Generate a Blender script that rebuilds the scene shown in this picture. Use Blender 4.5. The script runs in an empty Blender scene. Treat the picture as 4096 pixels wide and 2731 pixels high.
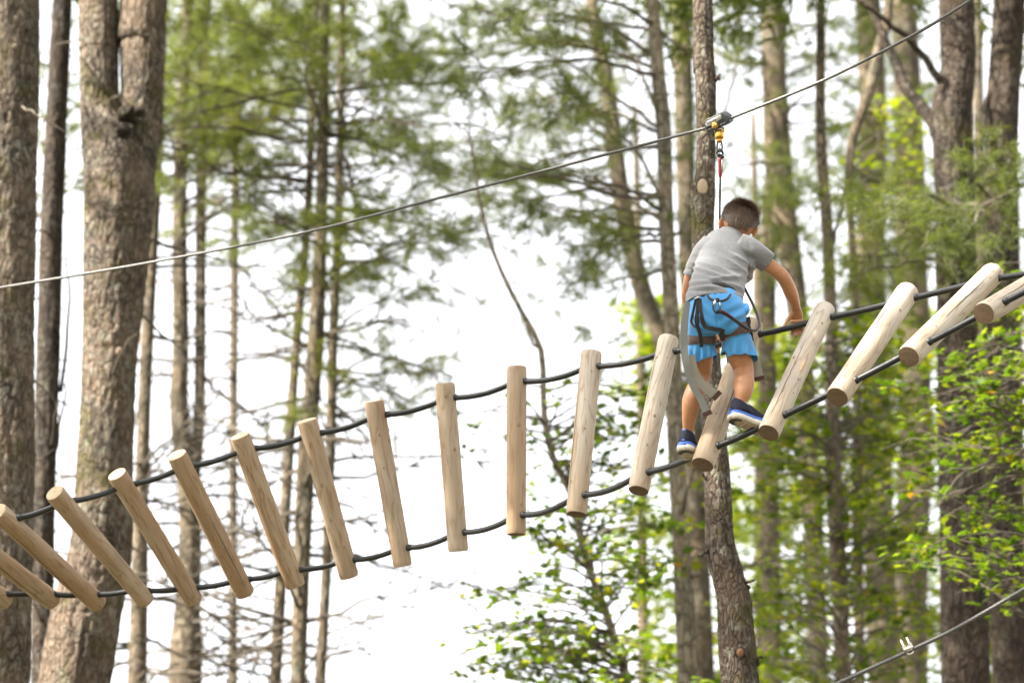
import bpy, bmesh, math, random
import numpy as np
from mathutils import Vector, Matrix

SC = bpy.context.scene
COL = SC.collection

# ------------------------------------------------------------------ camera, sky, sun, exposure
PITCH = math.radians(22.0)
FPX = 85.0 / 36.0 * 4096.0
CAM = np.array([0.0, 0.0, 1.6])
FWD = np.array([0.0, math.cos(PITCH), math.sin(PITCH)])
UPV = np.array([0.0, -math.sin(PITCH), math.cos(PITCH)])
RGT = np.array([1.0, 0.0, 0.0])
cam_d = bpy.data.cameras.new('camera')
cam_d.lens = 85.0; cam_d.sensor_width = 36.0
cam_d.clip_start = 0.1; cam_d.clip_end = 2000.0
cam_d.dof.use_dof = True
cam_d.dof.focus_distance = 11.45
cam_d.dof.aperture_fstop = 1.8
cam = bpy.data.objects.new('camera', cam_d); COL.objects.link(cam)
cam.location = CAM.tolist()
cam.rotation_euler = (math.radians(90) + PITCH, 0, 0)
SC.camera = cam

SUN_EL = math.radians(44.0)
SUN_AZ = math.radians(-112.0)          # measured from +Y towards +X: left of and behind the camera
world = bpy.data.worlds.new('World'); SC.world = world; world.use_nodes = True
wn = world.node_tree; wn.nodes.clear()
w_out = wn.nodes.new('ShaderNodeOutputWorld'); w_bg = wn.nodes.new('ShaderNodeBackground')
w_sky = wn.nodes.new('ShaderNodeTexSky'); w_sky.sky_type = 'NISHITA'; w_sky.sun_disc = False
w_sky.sun_elevation = SUN_EL; w_sky.sun_rotation = SUN_AZ
w_sky.air_density = 1.0; w_sky.dust_density = 4.0; w_sky.ozone_density = 1.0
w_hs = wn.nodes.new('ShaderNodeHueSaturation'); w_hs.inputs['Saturation'].default_value = 0.12
wn.links.new(w_sky.outputs[0], w_hs.inputs['Color']); wn.links.new(w_hs.outputs[0], w_bg.inputs[0])
w_bg.inputs[1].default_value = 0.15
wn.links.new(w_bg.outputs[0], w_out.inputs[0])
sun_d = bpy.data.lights.new('sun', 'SUN'); sun_d.energy = 5.0; sun_d.angle = math.radians(0.6); sun_d.color = (1.0, 0.93, 0.82)
sun = bpy.data.objects.new('sun', sun_d); COL.objects.link(sun)
SUNDIR = Vector((math.sin(SUN_AZ) * math.cos(SUN_EL), math.cos(SUN_AZ) * math.cos(SUN_EL), math.sin(SUN_EL)))
sun.rotation_euler = SUNDIR.to_track_quat('Z', 'Y').to_euler()
sun.location = (-20, -20, 40)
SC.view_settings.view_transform = 'Standard'; SC.view_settings.look = 'None'
SC.view_settings.exposure = 2.25; SC.view_settings.gamma = 1.0
SC.view_settings.use_curve_mapping = False
SC.render.engine = 'CYCLES'
SC.cycles.use_denoising = True
SC.cycles.max_bounces = 8; SC.cycles.diffuse_bounces = 4; SC.cycles.transmission_bounces = 4; SC.cycles.transparent_max_bounces = 8
SC.cycles.sample_clamp_indirect = 4.0

# ------------------------------------------------------------------ helpers
S0 = 1.7415                    # 2352-wide measuring grid -> full photograph pixels
def P(x, y, d):                # a point seen at photograph pixel (x, y), d metres deep
    return CAM + d * (FWD + (x - 2048.0) / FPX * RGT + (1365.5 - y) / FPX * UPV)
def ray_at(x, y, Y):           # where that sight line meets the vertical plane y = Y
    v = FWD + (x - 2048.0) / FPX * RGT + (1365.5 - y) / FPX * UPV
    return CAM + v * ((Y - CAM[1]) / v[1])
def depth_of(p): return float(np.dot(np.asarray(p) - CAM, FWD))
def nrm(v):
    v = np.asarray(v, float); n = np.linalg.norm(v); return v / n if n > 1e-12 else v
rs = np.random.RandomState

def _h(ix, iy, iz, seed):
    n = (ix * 374761393 + iy * 668265263 + iz * 1274126177 + seed * 974634777) & 0x7fffffff
    n = ((n ^ (n >> 13)) * 1103515245 + 12345) & 0x7fffffff
    n = ((n ^ (n >> 15)) * 69069 + 1) & 0x7fffffff
    return (n & 0xffff) / 65535.0
def vnoise(p, seed=0):
    p = np.asarray(p, float); i = np.floor(p).astype(np.int64); f = p - i; f = f * f * (3 - 2 * f)
    x, y, z = i[..., 0], i[..., 1], i[..., 2]; fx, fy, fz = f[..., 0], f[..., 1], f[..., 2]
    def L(a, b, t): return a + (b - a) * t
    c = [[[_h(x + a, y + b, z + e, seed) for e in (0, 1)] for b in (0, 1)] for a in (0, 1)]
    return L(L(L(c[0][0][0], c[1][0][0], fx), L(c[0][1][0], c[1][1][0], fx), fy),
             L(L(c[0][0][1], c[1][0][1], fx), L(c[0][1][1], c[1][1][1], fx), fy), fz) * 2 - 1
def fbm(p, seed=0, o=3):
    p = np.asarray(p, float); s = 0; a = 1.0
    for k in range(o):
        s = s + a * vnoise(p * (2 ** k), seed + k); a *= 0.5
    return s / 1.75

def mesh_np(name, V, F, smooth=True):
    """F: list of (m,k) index arrays, each of one polygon size; slot i of the list gets material index i if tuple"""
    me = bpy.data.meshes.new(name)
    V = np.asarray(V, np.float32).reshape(-1, 3)
    idx = []; starts = []; mats = []; n = 0
    for e in F:
        f, m = e if isinstance(e, tuple) else (e, 0)
        f = np.asarray(f, np.int32)
        if f.size == 0: continue
        k = f.shape[1]
        idx.append(f.ravel()); starts.append(n + np.arange(len(f)) * k); n += f.size
        mats.append(np.full(len(f), m, np.int32))
    idx = np.concatenate(idx); starts = np.concatenate(starts).astype(np.int32); mats = np.concatenate(mats)
    me.vertices.add(len(V)); me.vertices.foreach_set('co', V.ravel())
    me.loops.add(len(idx)); me.loops.foreach_set('vertex_index', idx)
    me.polygons.add(len(starts)); me.polygons.foreach_set('loop_start', starts)
    me.polygons.foreach_set('material_index', mats)
    me.polygons.foreach_set('use_smooth', np.full(len(starts), smooth, dtype=bool))
    me.update(calc_edges=True); me.validate()
    return me
def obj(name, me, mats=None, parent=None, loc=None, kind=None):
    o = bpy.data.objects.new(name, me); COL.objects.link(o)
    if mats is not None:
        for m in (mats if isinstance(mats, (list, tuple)) else [mats]): me.materials.append(m)
    if parent is not None: o.parent = parent
    if loc is not None: o.location = [float(a) for a in loc]
    if kind: o['kind'] = kind
    return o
def tag(o, label, cat, group=None):
    o['label'] = label; o['category'] = cat
    if group: o['group'] = group
    return o
def empty(name, loc, label, cat, group=None):
    o = bpy.data.objects.new(name, None); COL.objects.link(o); o.location = [float(a) for a in loc]
    o.empty_display_size = 0.1
    return tag(o, label, cat, group)

def catmull(pts, n):
    """resample a polyline (any columns) with n points, smooth"""
    p = np.asarray(pts, float)
    if len(p) == 2:
        t = np.linspace(0, 1, n)[:, None]; return p[0] * (1 - t) + p[1] * t
    q = np.vstack([2 * p[0] - p[1], p, 2 * p[-1] - p[-2]])
    d = np.r_[0, np.cumsum(np.linalg.norm(np.diff(p[:, :3], axis=0), axis=1))]
    u = np.linspace(0, d[-1], n); k = np.clip(np.searchsorted(d, u, 'right') - 1, 0, len(p) - 2)
    t = ((u - d[k]) / np.maximum(d[k + 1] - d[k], 1e-9))[:, None]
    a, b, c, e = q[k], q[k + 1], q[k + 2], q[k + 3]
    return 0.5 * (2 * b + (c - a) * t + (2 * a - 5 * b + 4 * c - e) * t ** 2 + (3 * b - a - 3 * c + e) * t ** 3)
def frames(path):
    path = np.asarray(path, float)
    t = np.gradient(path, axis=0); t /= np.maximum(np.linalg.norm(t, axis=1), 1e-9)[:, None]
    n = np.zeros_like(t); ref = np.array([0.31, 0.87, 0.12]) if abs(t[0][2]) > .8 else np.array([0, 0, 1.0])
    v = nrm(np.cross(t[0], ref)); n[0] = v
    for i in range(1, len(t)):
        v = v - t[i] * np.dot(v, t[i]); v = nrm(v); n[i] = v
    return t, n, np.cross(t, n)
def tube(path, rad, sides=8, cap=True, base=0, squash=None):
    path = np.asarray(path, float); m = len(path); rad = np.broadcast_to(np.asarray(rad, float), (m,))
    t, n, b = frames(path); a = np.arange(sides) * 2 * math.pi / sides
    V = path[:, None, :] + rad[:, None, None] * (np.cos(a)[None, :, None] * n[:, None, :] + np.sin(a)[None, :, None] * b[:, None, :])
    V = V.reshape(-1, 3)
    i = np.arange(m - 1)[:, None] * sides; j = np.arange(sides)[None, :]; j2 = (j + 1) % sides
    Q = np.stack([i + j, i + j2, i + sides + j2, i + sides + j], -1).reshape(-1, 4) + base
    F = [Q]
    if cap:
        V = np.vstack([V, path[:1], path[-1:]]); c0, c1 = m * sides, m * sides + 1
        k = np.arange(sides); k2 = (k + 1) % sides
        F.append(np.vstack([np.stack([np.full(sides, c0), k2, k], -1),
                            np.stack([np.full(sides, c1), (m - 1) * sides + k, (m - 1) * sides + k2], -1)]) + base)
    return V, F
class MB:
    """collects numpy pieces into one mesh"""
    def __init__(s): s.V = []; s.F = []; s.n = 0
    def add(s, V, F, m=0):
        V = np.asarray(V, float).reshape(-1, 3)
        for f in F: s.F.append((np.asarray(f) + s.n, m))
        s.V.append(V); s.n += len(V); return s
    def tube(s, path, rad, sides=8, cap=True, m=0): V, F = tube(path, rad, sides, cap); return s.add(V, F, m)
    def box(s, c, ax, half, m=0):
        c = np.asarray(c, float); ax = [nrm(a) for a in ax]
        V = [c + sx * half[0] * ax[0] + sy * half[1] * ax[1] + sz * half[2] * ax[2] for sx in (-1, 1) for sy in (-1, 1) for sz in (-1, 1)]
        return s.add(V, [np.array([[0, 1, 3, 2], [4, 6, 7, 5], [0, 4, 5, 1], [2, 3, 7, 6], [0, 2, 6, 4], [1, 5, 7, 3]])], m)
    def ell(s, c, ax, half, nu=16, nv=10, m=0):
        u = np.arange(nu) * 2 * math.pi / nu; v = np.linspace(-math.pi / 2, math.pi / 2, nv)
        ax = [nrm(a) for a in ax]
        X = np.cos(v)[:, None] * np.cos(u)[None]; Y = np.cos(v)[:, None] * np.sin(u)[None]; Z = np.repeat(np.sin(v)[:, None], nu, 1)
        V = np.asarray(c) + X[..., None] * half[0] * ax[0] + Y[..., None] * half[1] * ax[1] + Z[..., None] * half[2] * ax[2]
        i = np.arange(nv - 1)[:, None] * nu; j = np.arange(nu)[None]; j2 = (j + 1) % nu
        return s.add(V.reshape(-1, 3), [np.stack([i + j, i + j2, i + nu + j2, i + nu + j], -1).reshape(-1, 4)], m)
    def mesh(s, name, smooth=True): return mesh_np(name, np.vstack(s.V), s.F, smooth)
    def obj(s, name, mats, parent=None, loc=None, smooth=True, kind=None):
        V = np.vstack(s.V)
        if loc is not None: V = V - np.asarray(loc, float)
        return obj(name, mesh_np(name, V, s.F, smooth), mats, parent, None if parent is not None else loc, kind)

# ------------------------------------------------------------------ materials
def mat(name):
    m = bpy.data.materials.new(name); m.use_nodes = True
    nt = m.node_tree; b = nt.nodes['Principled BSDF']
    return m, nt, b
def N(nt, t, **kw):
    n = nt.nodes.new(t)
    for k, v in kw.items():
        if k.startswith('_'): setattr(n, k[1:], v)
        else: n.inputs[k.replace('__', ' ')].default_value = v
    return n
def ramp(nt, src, stops, interp='LINEAR'):
    r = nt.nodes.new('ShaderNodeValToRGB'); r.color_ramp.interpolation = interp
    e = r.color_ramp.elements
    while len(e) < len(stops): e.new(0.5)
    for i, (p, c) in enumerate(stops):
        e[i].position = p; e[i].color = (*c, 1) if len(c) == 3 else c
    nt.links.new(src, r.inputs[0]); return r
def mixc(nt, fac, a, b, mode='MIX'):
    m = nt.nodes.new('ShaderNodeMix'); m.data_type = 'RGBA'; m.blend_type = mode
    for s, v in ((0, fac), (6, a), (7, b)):
        if hasattr(v, 'default_value') or hasattr(v, 'is_linked'): nt.links.new(v, m.inputs[s])
        else: m.inputs[s].default_value = (*v, 1) if isinstance(v, (tuple, list)) and len(v) == 3 else v
    return m.outputs[2]
def bump(nt, b, h, strength=0.4, dist=0.01):
    u = N(nt, 'ShaderNodeBump', Strength=strength, Distance=dist); nt.links.new(h, u.inputs['Height']); nt.links.new(u.outputs[0], b.inputs['Normal'])
def tc(nt, kind='Object', scale=(1, 1, 1)):
    t = nt.nodes.new('ShaderNodeTexCoord'); m = nt.nodes.new('ShaderNodeMapping'); m.inputs['Scale'].default_value = scale
    nt.links.new(t.outputs[kind], m.inputs[0]); return m.outputs[0]
def noise(nt, v, scale, detail=4, rough=0.55, dist=0.0):
    n = N(nt, 'ShaderNodeTexNoise', Scale=scale, Detail=detail, Roughness=rough, Distortion=dist); nt.links.new(v, n.inputs['Vector']); return n.outputs['Fac']
def simple(name, col, rough=0.6, metal=0.0, var=0.15, scale=40.0, bmp=0.0, spec=0.5):
    m, nt, b = mat(name); v = tc(nt); f = noise(nt, v, scale)
    lo = tuple(c * (1 - var) for c in col); hi = tuple(min(1, c * (1 + var)) for c in col)
    r = ramp(nt, f, [(0.3, lo), (0.7, hi)]); nt.links.new(r.outputs[0], b.inputs['Base Color'])
    b.inputs['Roughness'].default_value = rough; b.inputs['Metallic'].default_value = metal
    b.inputs['Specular IOR Level'].default_value = spec
    if bmp: bump(nt, b, f, bmp, 0.004)
    return m

def bark_mat(name, dark, light, lichen=(0.33, 0.34, 0.27), lich=0.5, moss=0.0, plate=27.0):
    m, nt, b = mat(name)
    v = tc(nt, 'Object', (1, 1, 0.36)); v2 = tc(nt)
    vo = N(nt, 'ShaderNodeTexVoronoi', Scale=plate); vo.feature = 'DISTANCE_TO_EDGE'
    # warp the plates
    nz = N(nt, 'ShaderNodeTexNoise', Scale=9.0, Detail=3.0); nt.links.new(v, nz.inputs['Vector'])
    ad = nt.nodes.new('ShaderNodeVectorMath'); ad.operation = 'MULTIPLY_ADD'; ad.inputs[1].default_value = (0.16, 0.16, 0.16)
    nt.links.new(nz.outputs['Color'], ad.inputs[0]); nt.links.new(v, ad.inputs[2]); nt.links.new(ad.outputs[0], vo.inputs['Vector'])
    plates = ramp(nt, vo.outputs['Distance'], [(0.0, (0, 0, 0)), (0.16, (0.75, 0.75, 0.75)), (0.34, (1, 1, 1))])
    n1 = noise(nt, v, plate * 1.5, 6, 0.72)
    n2 = noise(nt, v2, 3.0, 4)
    c = ramp(nt, n1, [(0.28, dark), (0.55, tuple((a + e) / 2 for a, e in zip(dark, light))), (0.75, light)]).outputs[0]
    c = mixc(nt, plates.outputs[0], tuple(a * 0.32 for a in dark), c)
    c = mixc(nt, ramp(nt, n2, [(0.35, (0, 0, 0)), (0.7, (0.45, 0.45, 0.45))]).outputs[0], c, (light[0] * 1.15, light[1] * 0.98, light[2] * 0.85))
    if lich:
        l = noise(nt, v2, 17, 6, 0.75); l2 = noise(nt, v2, 2.3, 3)
        lm = nt.nodes.new('ShaderNodeMath'); lm.operation = 'MULTIPLY'
        nt.links.new(ramp(nt, l, [(0.50, (0, 0, 0)), (0.59, (1, 1, 1))]).outputs[0], lm.inputs[0])
        nt.links.new(ramp(nt, l2, [(0.38, (0, 0, 0)), (0.6, (lich, lich, lich))]).outputs[0], lm.inputs[1])
        c = mixc(nt, lm.outputs[0], c, lichen)
    if moss:
        l = noise(nt, v2, 4.5, 5, 0.7)
        c = mixc(nt, ramp(nt, l, [(0.53, (0, 0, 0)), (0.66, (moss, moss, moss))]).outputs[0], c, (0.075, 0.066, 0.016))
    nt.links.new(c, b.inputs['Base Color']); b.inputs['Roughness'].default_value = 0.92; b.inputs['Specular IOR Level'].default_value = 0.2
    hm = nt.nodes.new('ShaderNodeMath'); hm.operation = 'MULTIPLY_ADD'; hm.inputs[1].default_value = 0.6
    nt.links.new(plates.outputs[0], hm.inputs[0]); nt.links.new(n1, hm.inputs[2])
    bump(nt, b, hm.outputs[0], 1.0, 0.035)
    return m
M_BARK = bark_mat('pine_bark', (0.056, 0.043, 0.032), (0.25, 0.203, 0.158), lich=0.42, moss=0.8, plate=24)
M_BARK_MOSS = bark_mat('mossy_bark', (0.052, 0.037, 0.027), (0.17, 0.135, 0.108), lichen=(0.40, 0.41, 0.31), lich=0.62, moss=1.0, plate=38)
M_BARK_FAR = bark_mat('grey_bark', (0.080, 0.064, 0.044), (0.24, 0.20, 0.145), lich=0.35, moss=0.3, plate=20)
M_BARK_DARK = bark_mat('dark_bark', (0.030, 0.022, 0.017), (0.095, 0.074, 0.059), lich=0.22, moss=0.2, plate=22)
M_BARK_PALE = bark_mat('pale_smooth_bark', (0.17, 0.145, 0.105), (0.36, 0.32, 0.24), lich=0.3, plate=20)
M_TWIG = simple('twig_bark', (0.075, 0.060, 0.042), 0.9, var=0.35, scale=30)
M_TWIG_PALE = simple('pale_twig_bark', (0.17, 0.13, 0.085), 0.9, var=0.3, scale=20)

def leaf_mat(name, stops, src='attr', trans=0.48):
    m = bpy.data.materials.new(name); m.use_nodes = True; nt = m.node_tree; nt.nodes.clear()
    o = nt.nodes.new('ShaderNodeOutputMaterial')
    if src == 'attr':
        a = nt.nodes.new('ShaderNodeAttribute'); a.attribute_name = 'tint'; s = a.outputs['Fac']
    else:
        a = nt.nodes.new('ShaderNodeObjectInfo'); s = a.outputs['Random']
    c = ramp(nt, s, stops).outputs[0]
    d = N(nt, 'ShaderNodeBsdfPrincipled', Roughness=0.5); d.inputs['Specular IOR Level'].default_value = 0.35
    t = nt.nodes.new('ShaderNodeBsdfTranslucent'); mx = nt.nodes.new('ShaderNodeMixShader'); mx.inputs[0].default_value = trans
    tcl = mixc(nt, 1.0, c, (1.5, 1.55, 0.5), 'MULTIPLY')
    nt.links.new(c, d.inputs['Base Color']); nt.links.new(tcl, t.inputs[0])
    nt.links.new(d.outputs[0], mx.inputs[1]); nt.links.new(t.outputs[0], mx.inputs[2]); nt.links.new(mx.outputs[0], o.inputs[0])
    return m
ST_NEEDLE = [(0.0, (0.050, 0.070, 0.019)), (0.4, (0.092, 0.114, 0.026)), (0.72, (0.158, 0.172, 0.034)), (0.93, (0.24, 0.22, 0.036)), (1.0, (0.30, 0.16, 0.04))]
ST_MAPLE = [(0.0, (0.050, 0.088, 0.010)), (0.4, (0.092, 0.138, 0.011)), (0.72, (0.148, 0.185, 0.012)), (0.94, (0.23, 0.23, 0.015)), (0.975, (0.24, 0.14, 0.015)), (1.0, (0.26, 0.06, 0.02))]
M_NEEDLE = leaf_mat('pine_needle', ST_NEEDLE, trans=0.5)
M_MAPLE = leaf_mat('maple_leaf_mass', ST_MAPLE)
M_LEAF = leaf_mat('maple_leaf', [(0.0, (0.034, 0.066, 0.007)), (0.5, (0.062, 0.104, 0.008)), (0.85, (0.10, 0.135, 0.009)), (0.96, (0.15, 0.155, 0.010)), (0.985, (0.20, 0.17, 0.012)), (1.0, (0.24, 0.10, 0.02))], 'rand')

def wood_mat():
    m, nt, b = mat('debarked_log')
    t = nt.nodes.new('ShaderNodeTexCoord'); oi = nt.nodes.new('ShaderNodeObjectInfo')
    off = nt.nodes.new('ShaderNodeVectorMath'); off.operation = 'MULTIPLY_ADD'; off.inputs[1].default_value = (0, 0, 0)
    rv = nt.nodes.new('ShaderNodeVectorMath'); rv.operation = 'SCALE'; rv.inputs[0].default_value = (31, 17, 43)
    nt.links.new(oi.outputs['Random'], rv.inputs['Scale'])
    ad = nt.nodes.new('ShaderNodeVectorMath'); ad.operation = 'ADD'
    nt.links.new(t.outputs['Object'], ad.inputs[0]); nt.links.new(rv.outputs[0], ad.inputs[1])
    mp = nt.nodes.new('ShaderNodeMapping'); mp.inputs['Scale'].default_value = (1, 1, 0.12); nt.links.new(ad.outputs[0], mp.inputs[0])
    # rings about a wandering pith
    nz = N(nt, 'ShaderNodeTexNoise', Scale=14.0, Detail=2.5, Roughness=0.5); nt.links.new(mp.outputs[0], nz.inputs['Vector'])
    cs = nt.nodes.new('ShaderNodeVectorMath'); cs.operation = 'SUBTRACT'; cs.inputs[1].default_value = (0.5, 0.5, 0.5); nt.links.new(nz.outputs['Color'], cs.inputs[0])
    sc = nt.nodes.new('ShaderNodeVectorMath'); sc.operation = 'MULTIPLY_ADD'; sc.inputs[1].default_value = (0.054, 0.054, 0.0)
    nt.links.new(cs.outputs[0], sc.inputs[0]); nt.links.new(t.outputs['Object'], sc.inputs[2])
    fl = nt.nodes.new('ShaderNodeVectorMath'); fl.operation = 'MULTIPLY'; fl.inputs[1].default_value = (1, 1, 0); nt.links.new(sc.outputs[0], fl.inputs[0])
    ln = nt.nodes.new('ShaderNodeVectorMath'); ln.operation = 'LENGTH'; nt.links.new(fl.outputs[0], ln.inputs[0])
    mu = nt.nodes.new('ShaderNodeMath'); mu.operation = 'MULTIPLY'; mu.inputs[1].default_value = 900.0; nt.links.new(ln.outputs['Value'], mu.inputs[0])
    sn = nt.nodes.new('ShaderNodeMath'); sn.operation = 'SINE'; nt.links.new(mu.outputs[0], sn.inputs[0])
    rings = ramp(nt, sn.outputs[0], [(0.0, (0, 0, 0)), (0.75, (0.25, 0.25, 0.25)), (1.0, (1, 1, 1))])
    fine = N(nt, 'ShaderNodeTexNoise', Scale=170.0, Detail=3.0); 
    mp2 = nt.nodes.new('ShaderNodeMapping'); mp2.inputs['Scale'].default_value = (1, 1, 0.06); nt.links.new(ad.outputs[0], mp2.inputs[0]); nt.links.new(mp2.outputs[0], fine.inputs['Vector'])
    blot = N(nt, 'ShaderNodeTexNoise', Scale=11.0, Detail=3.0); nt.links.new(mp.outputs[0], blot.inputs['Vector'])
    base = oi.outputs['Color']
    c = mixc(nt, ramp(nt, blot.outputs['Fac'], [(0.36, (0, 0, 0)), (0.66, (0.85, 0.85, 0.85))]).outputs[0], base, mixc(nt, 1.0, base, (0.74, 0.58, 0.42), 'MULTIPLY'))
    c = mixc(nt, mixc(nt, 1.0, rings.outputs[0], (0.62, 0.62, 0.62), 'MULTIPLY'), c, mixc(nt, 1.0, base, (0.55, 0.40, 0.27), 'MULTIPLY'))
    c = mixc(nt, ramp(nt, fine.outputs['Fac'], [(0.5, (0, 0, 0)), (0.75, (0.35, 0.35, 0.35))]).outputs[0], c, mixc(nt, 1.0, base, (0.6, 0.5, 0.42), 'MULTIPLY'))
    wea = N(nt, 'ShaderNodeTexNoise', Scale=5.0, Detail=5.0, Roughness=0.65); nt.links.new(ad.outputs[0], wea.inputs['Vector'])
    c = mixc(nt, ramp(nt, wea.outputs['Fac'], [(0.45, (0, 0, 0)), (0.72, (0.6, 0.6, 0.6))]).outputs[0], c, mixc(nt, 1.0, base, (0.66, 0.62, 0.60), 'MULTIPLY'))
    spk = N(nt, 'ShaderNodeTexNoise', Scale=60.0, Detail=2.0); nt.links.new(mp.outputs[0], spk.inputs['Vector'])
    c = mixc(nt, ramp(nt, spk.outputs['Fac'], [(0.66, (0, 0, 0)), (0.74, (0.8, 0.8, 0.8))]).outputs[0], c, mixc(nt, 1.0, base, (0.42, 0.33, 0.26), 'MULTIPLY'))
    nt.links.new(c, b.inputs['Base Color']); b.inputs['Roughness'].default_value = 0.72; b.inputs['Specular IOR Level'].default_value = 0.25
    hh = nt.nodes.new('ShaderNodeMath'); hh.operation = 'ADD'; nt.links.new(fine.outputs['Fac'], hh.inputs[0]); nt.links.new(blot.outputs['Fac'], hh.inputs[1])
    bump(nt, b, hh.outputs[0], 0.25, 0.004)
    return m
M_WOOD = wood_mat()
def endgrain_mat(name, c0, c1):
    m, nt, b = mat(name); v = tc(nt)
    w = N(nt, 'ShaderNodeTexWave', Scale=55.0, Distortion=4.0, Detail=2.0); w.wave_type = 'RINGS'; w.rings_direction = 'Z'; nt.links.new(v, w.inputs['Vector'])
    n = noise(nt, v, 260, 3); n2 = noise(nt, v, 30, 4)
    c = mixc(nt, ramp(nt, w.outputs['Fac'], [(0.3, (0, 0, 0)), (0.9, (0.7, 0.7, 0.7))]).outputs[0], c0, c1)
    c = mixc(nt, ramp(nt, n, [(0.62, (0, 0, 0)), (0.72, (1, 1, 1))]).outputs[0], c, tuple(min(1, a * 1.8) for a in c1))
    c = mixc(nt, ramp(nt, n2, [(0.45, (0, 0, 0)), (0.7, (0.6, 0.6, 0.6))]).outputs[0], c, tuple(a * 0.6 for a in c0))
    nt.links.new(c, b.inputs['Base Color']); b.inputs['Roughness'].default_value = 0.9; bump(nt, b, n, 0.3, 0.002); return m
M_END_DARK = endgrain_mat('weathered_end_grain', (0.10, 0.062, 0.035), (0.19, 0.125, 0.07))
M_END_PALE = endgrain_mat('pale_end_grain', (0.42, 0.32, 0.21), (0.52, 0.41, 0.28))
M_KNOT = simple('wood_knot', (0.25, 0.175, 0.115), 0.8, var=0.4, scale=160)
M_CRACK = simple('dark_crack', (0.035, 0.025, 0.018), 0.95, var=0.3, scale=80)
M_SHEATH = simple('black_cable_sheath', (0.012, 0.012, 0.013), 0.34, var=0.5, scale=60, bmp=0.15)
M_STEEL = simple('galvanised_wire_rope', (0.095, 0.092, 0.088), 0.55, 0.35, var=0.3, scale=120)
M_ZINC = simple('zinc_clamp', (0.66, 0.62, 0.56), 0.35, 0.7, var=0.2, scale=60)
M_BOLT = simple('polished_steel', (0.6, 0.6, 0.6), 0.25, 1.0, var=0.1)

# ------------------------------------------------------------------ ground
gm, gnt, gb = mat('forest_floor')
gv = tc(gnt); g1 = noise(gnt, gv, 0.6, 6); g2 = noise(gnt, gv, 7.0, 6, 0.7)
gc = ramp(gnt, g2, [(0.3, (0.05, 0.036, 0.022)), (0.55, (0.11, 0.08, 0.048)), (0.75, (0.17, 0.13, 0.08))]).outputs[0]
gc = mixc(gnt, ramp(gnt, g1, [(0.45, (0, 0, 0)), (0.6, (0.8, 0.8, 0.8))]).outputs[0], gc, (0.06, 0.085, 0.03))
gnt.links.new(gc, gb.inputs['Base Color']); gb.inputs['Roughness'].default_value = 0.95; bump(gnt, gb, g2, 0.8, 0.05)
gx = np.concatenate([np.linspace(-400, -60, 12), np.linspace(-50, 50, 61), np.linspace(60, 400, 12)])
GX, GY = np.meshgrid(gx, gx + 20)
GZ = 0.12 * fbm(np.stack([GX * 0.25, GY * 0.25, GX * 0], -1), 3)
k = len(gx); ii = np.arange(k - 1)[:, None] * k; jj = np.arange(k - 1)[None]
go = obj('ground', mesh_np('ground', np.stack([GX, GY, GZ], -1).reshape(-1, 3), [np.stack([ii + jj, ii + jj + 1, ii + k + jj + 1, ii + k + jj], -1).reshape(-1, 4)]), gm, kind='structure')

# ------------------------------------------------------------------ trees
class Foliage:
    def __init__(s): s.tp = []; s.td = []; s.lp = []; s.ln = []; s.ls = []; s.tw = MB(); s.ntw = 0
    def twig(s, path, r0, r1, sides=4):
        s.tw.tube(path, np.linspace(r0, r1, len(path)), sides, cap=False); s.ntw += 1
MAPLE = np.array([(0, -0.42), (0.06, -0.16), (0.30, -0.22), (0.24, -0.06), (0.50, 0.10), (0.28, 0.14), (0.26, 0.30), (0.12, 0.24), (0, 0.58),
                  (-0.12, 0.24), (-0.26, 0.30), (-0.28, 0.14), (-0.50, 0.10), (-0.24, -0.06), (-0.30, -0.22), (-0.06, -0.16)])
def leaf_template(fold=0.18):
    V = np.zeros((17, 3)); V[1:, :2] = MAPLE; V[1:, 2] = -fold * np.abs(MAPLE[:, 0]) - 0.12 * np.maximum(0, MAPLE[:, 1]) ** 2
    F = np.array([[0, i + 1, (i + 1) % 16 + 1] for i in range(16)])
    return V, F
LV, LF = leaf_template()
def basis_from(nv, rng):
    nv = nv / np.linalg.norm(nv, axis=1)[:, None]
    a = rng.normal(size=nv.shape); a -= nv * (a * nv).sum(1)[:, None]; a /= np.linalg.norm(a, axis=1)[:, None]
    return a, np.cross(nv, a), nv
def leaves_mesh(name, P_, Nv, Sz, origin, rng, tint_lo=0.0, tint_hi=1.0, tint_pow=1.5):
    a, b, c = basis_from(Nv, rng)
    V = P_[:, None, :] + Sz[:, None, None] * (LV[None, :, 0:1] * a[:, None] + LV[None, :, 1:2] * b[:, None] + LV[None, :, 2:3] * c[:, None]) - np.asarray(origin)
    F = (np.arange(len(P_))[:, None, None] * 17 + LF[None]).reshape(-1, 3)
    me = mesh_np(name, V.reshape(-1, 3), [F], smooth=False)
    t = tint_lo + (tint_hi - tint_lo) * rng.rand(len(P_)) ** tint_pow
    at = me.attributes.new('tint', 'FLOAT', 'POINT'); at.data.foreach_set('value', np.repeat(t, 17).astype(np.float32))
    return me
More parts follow.
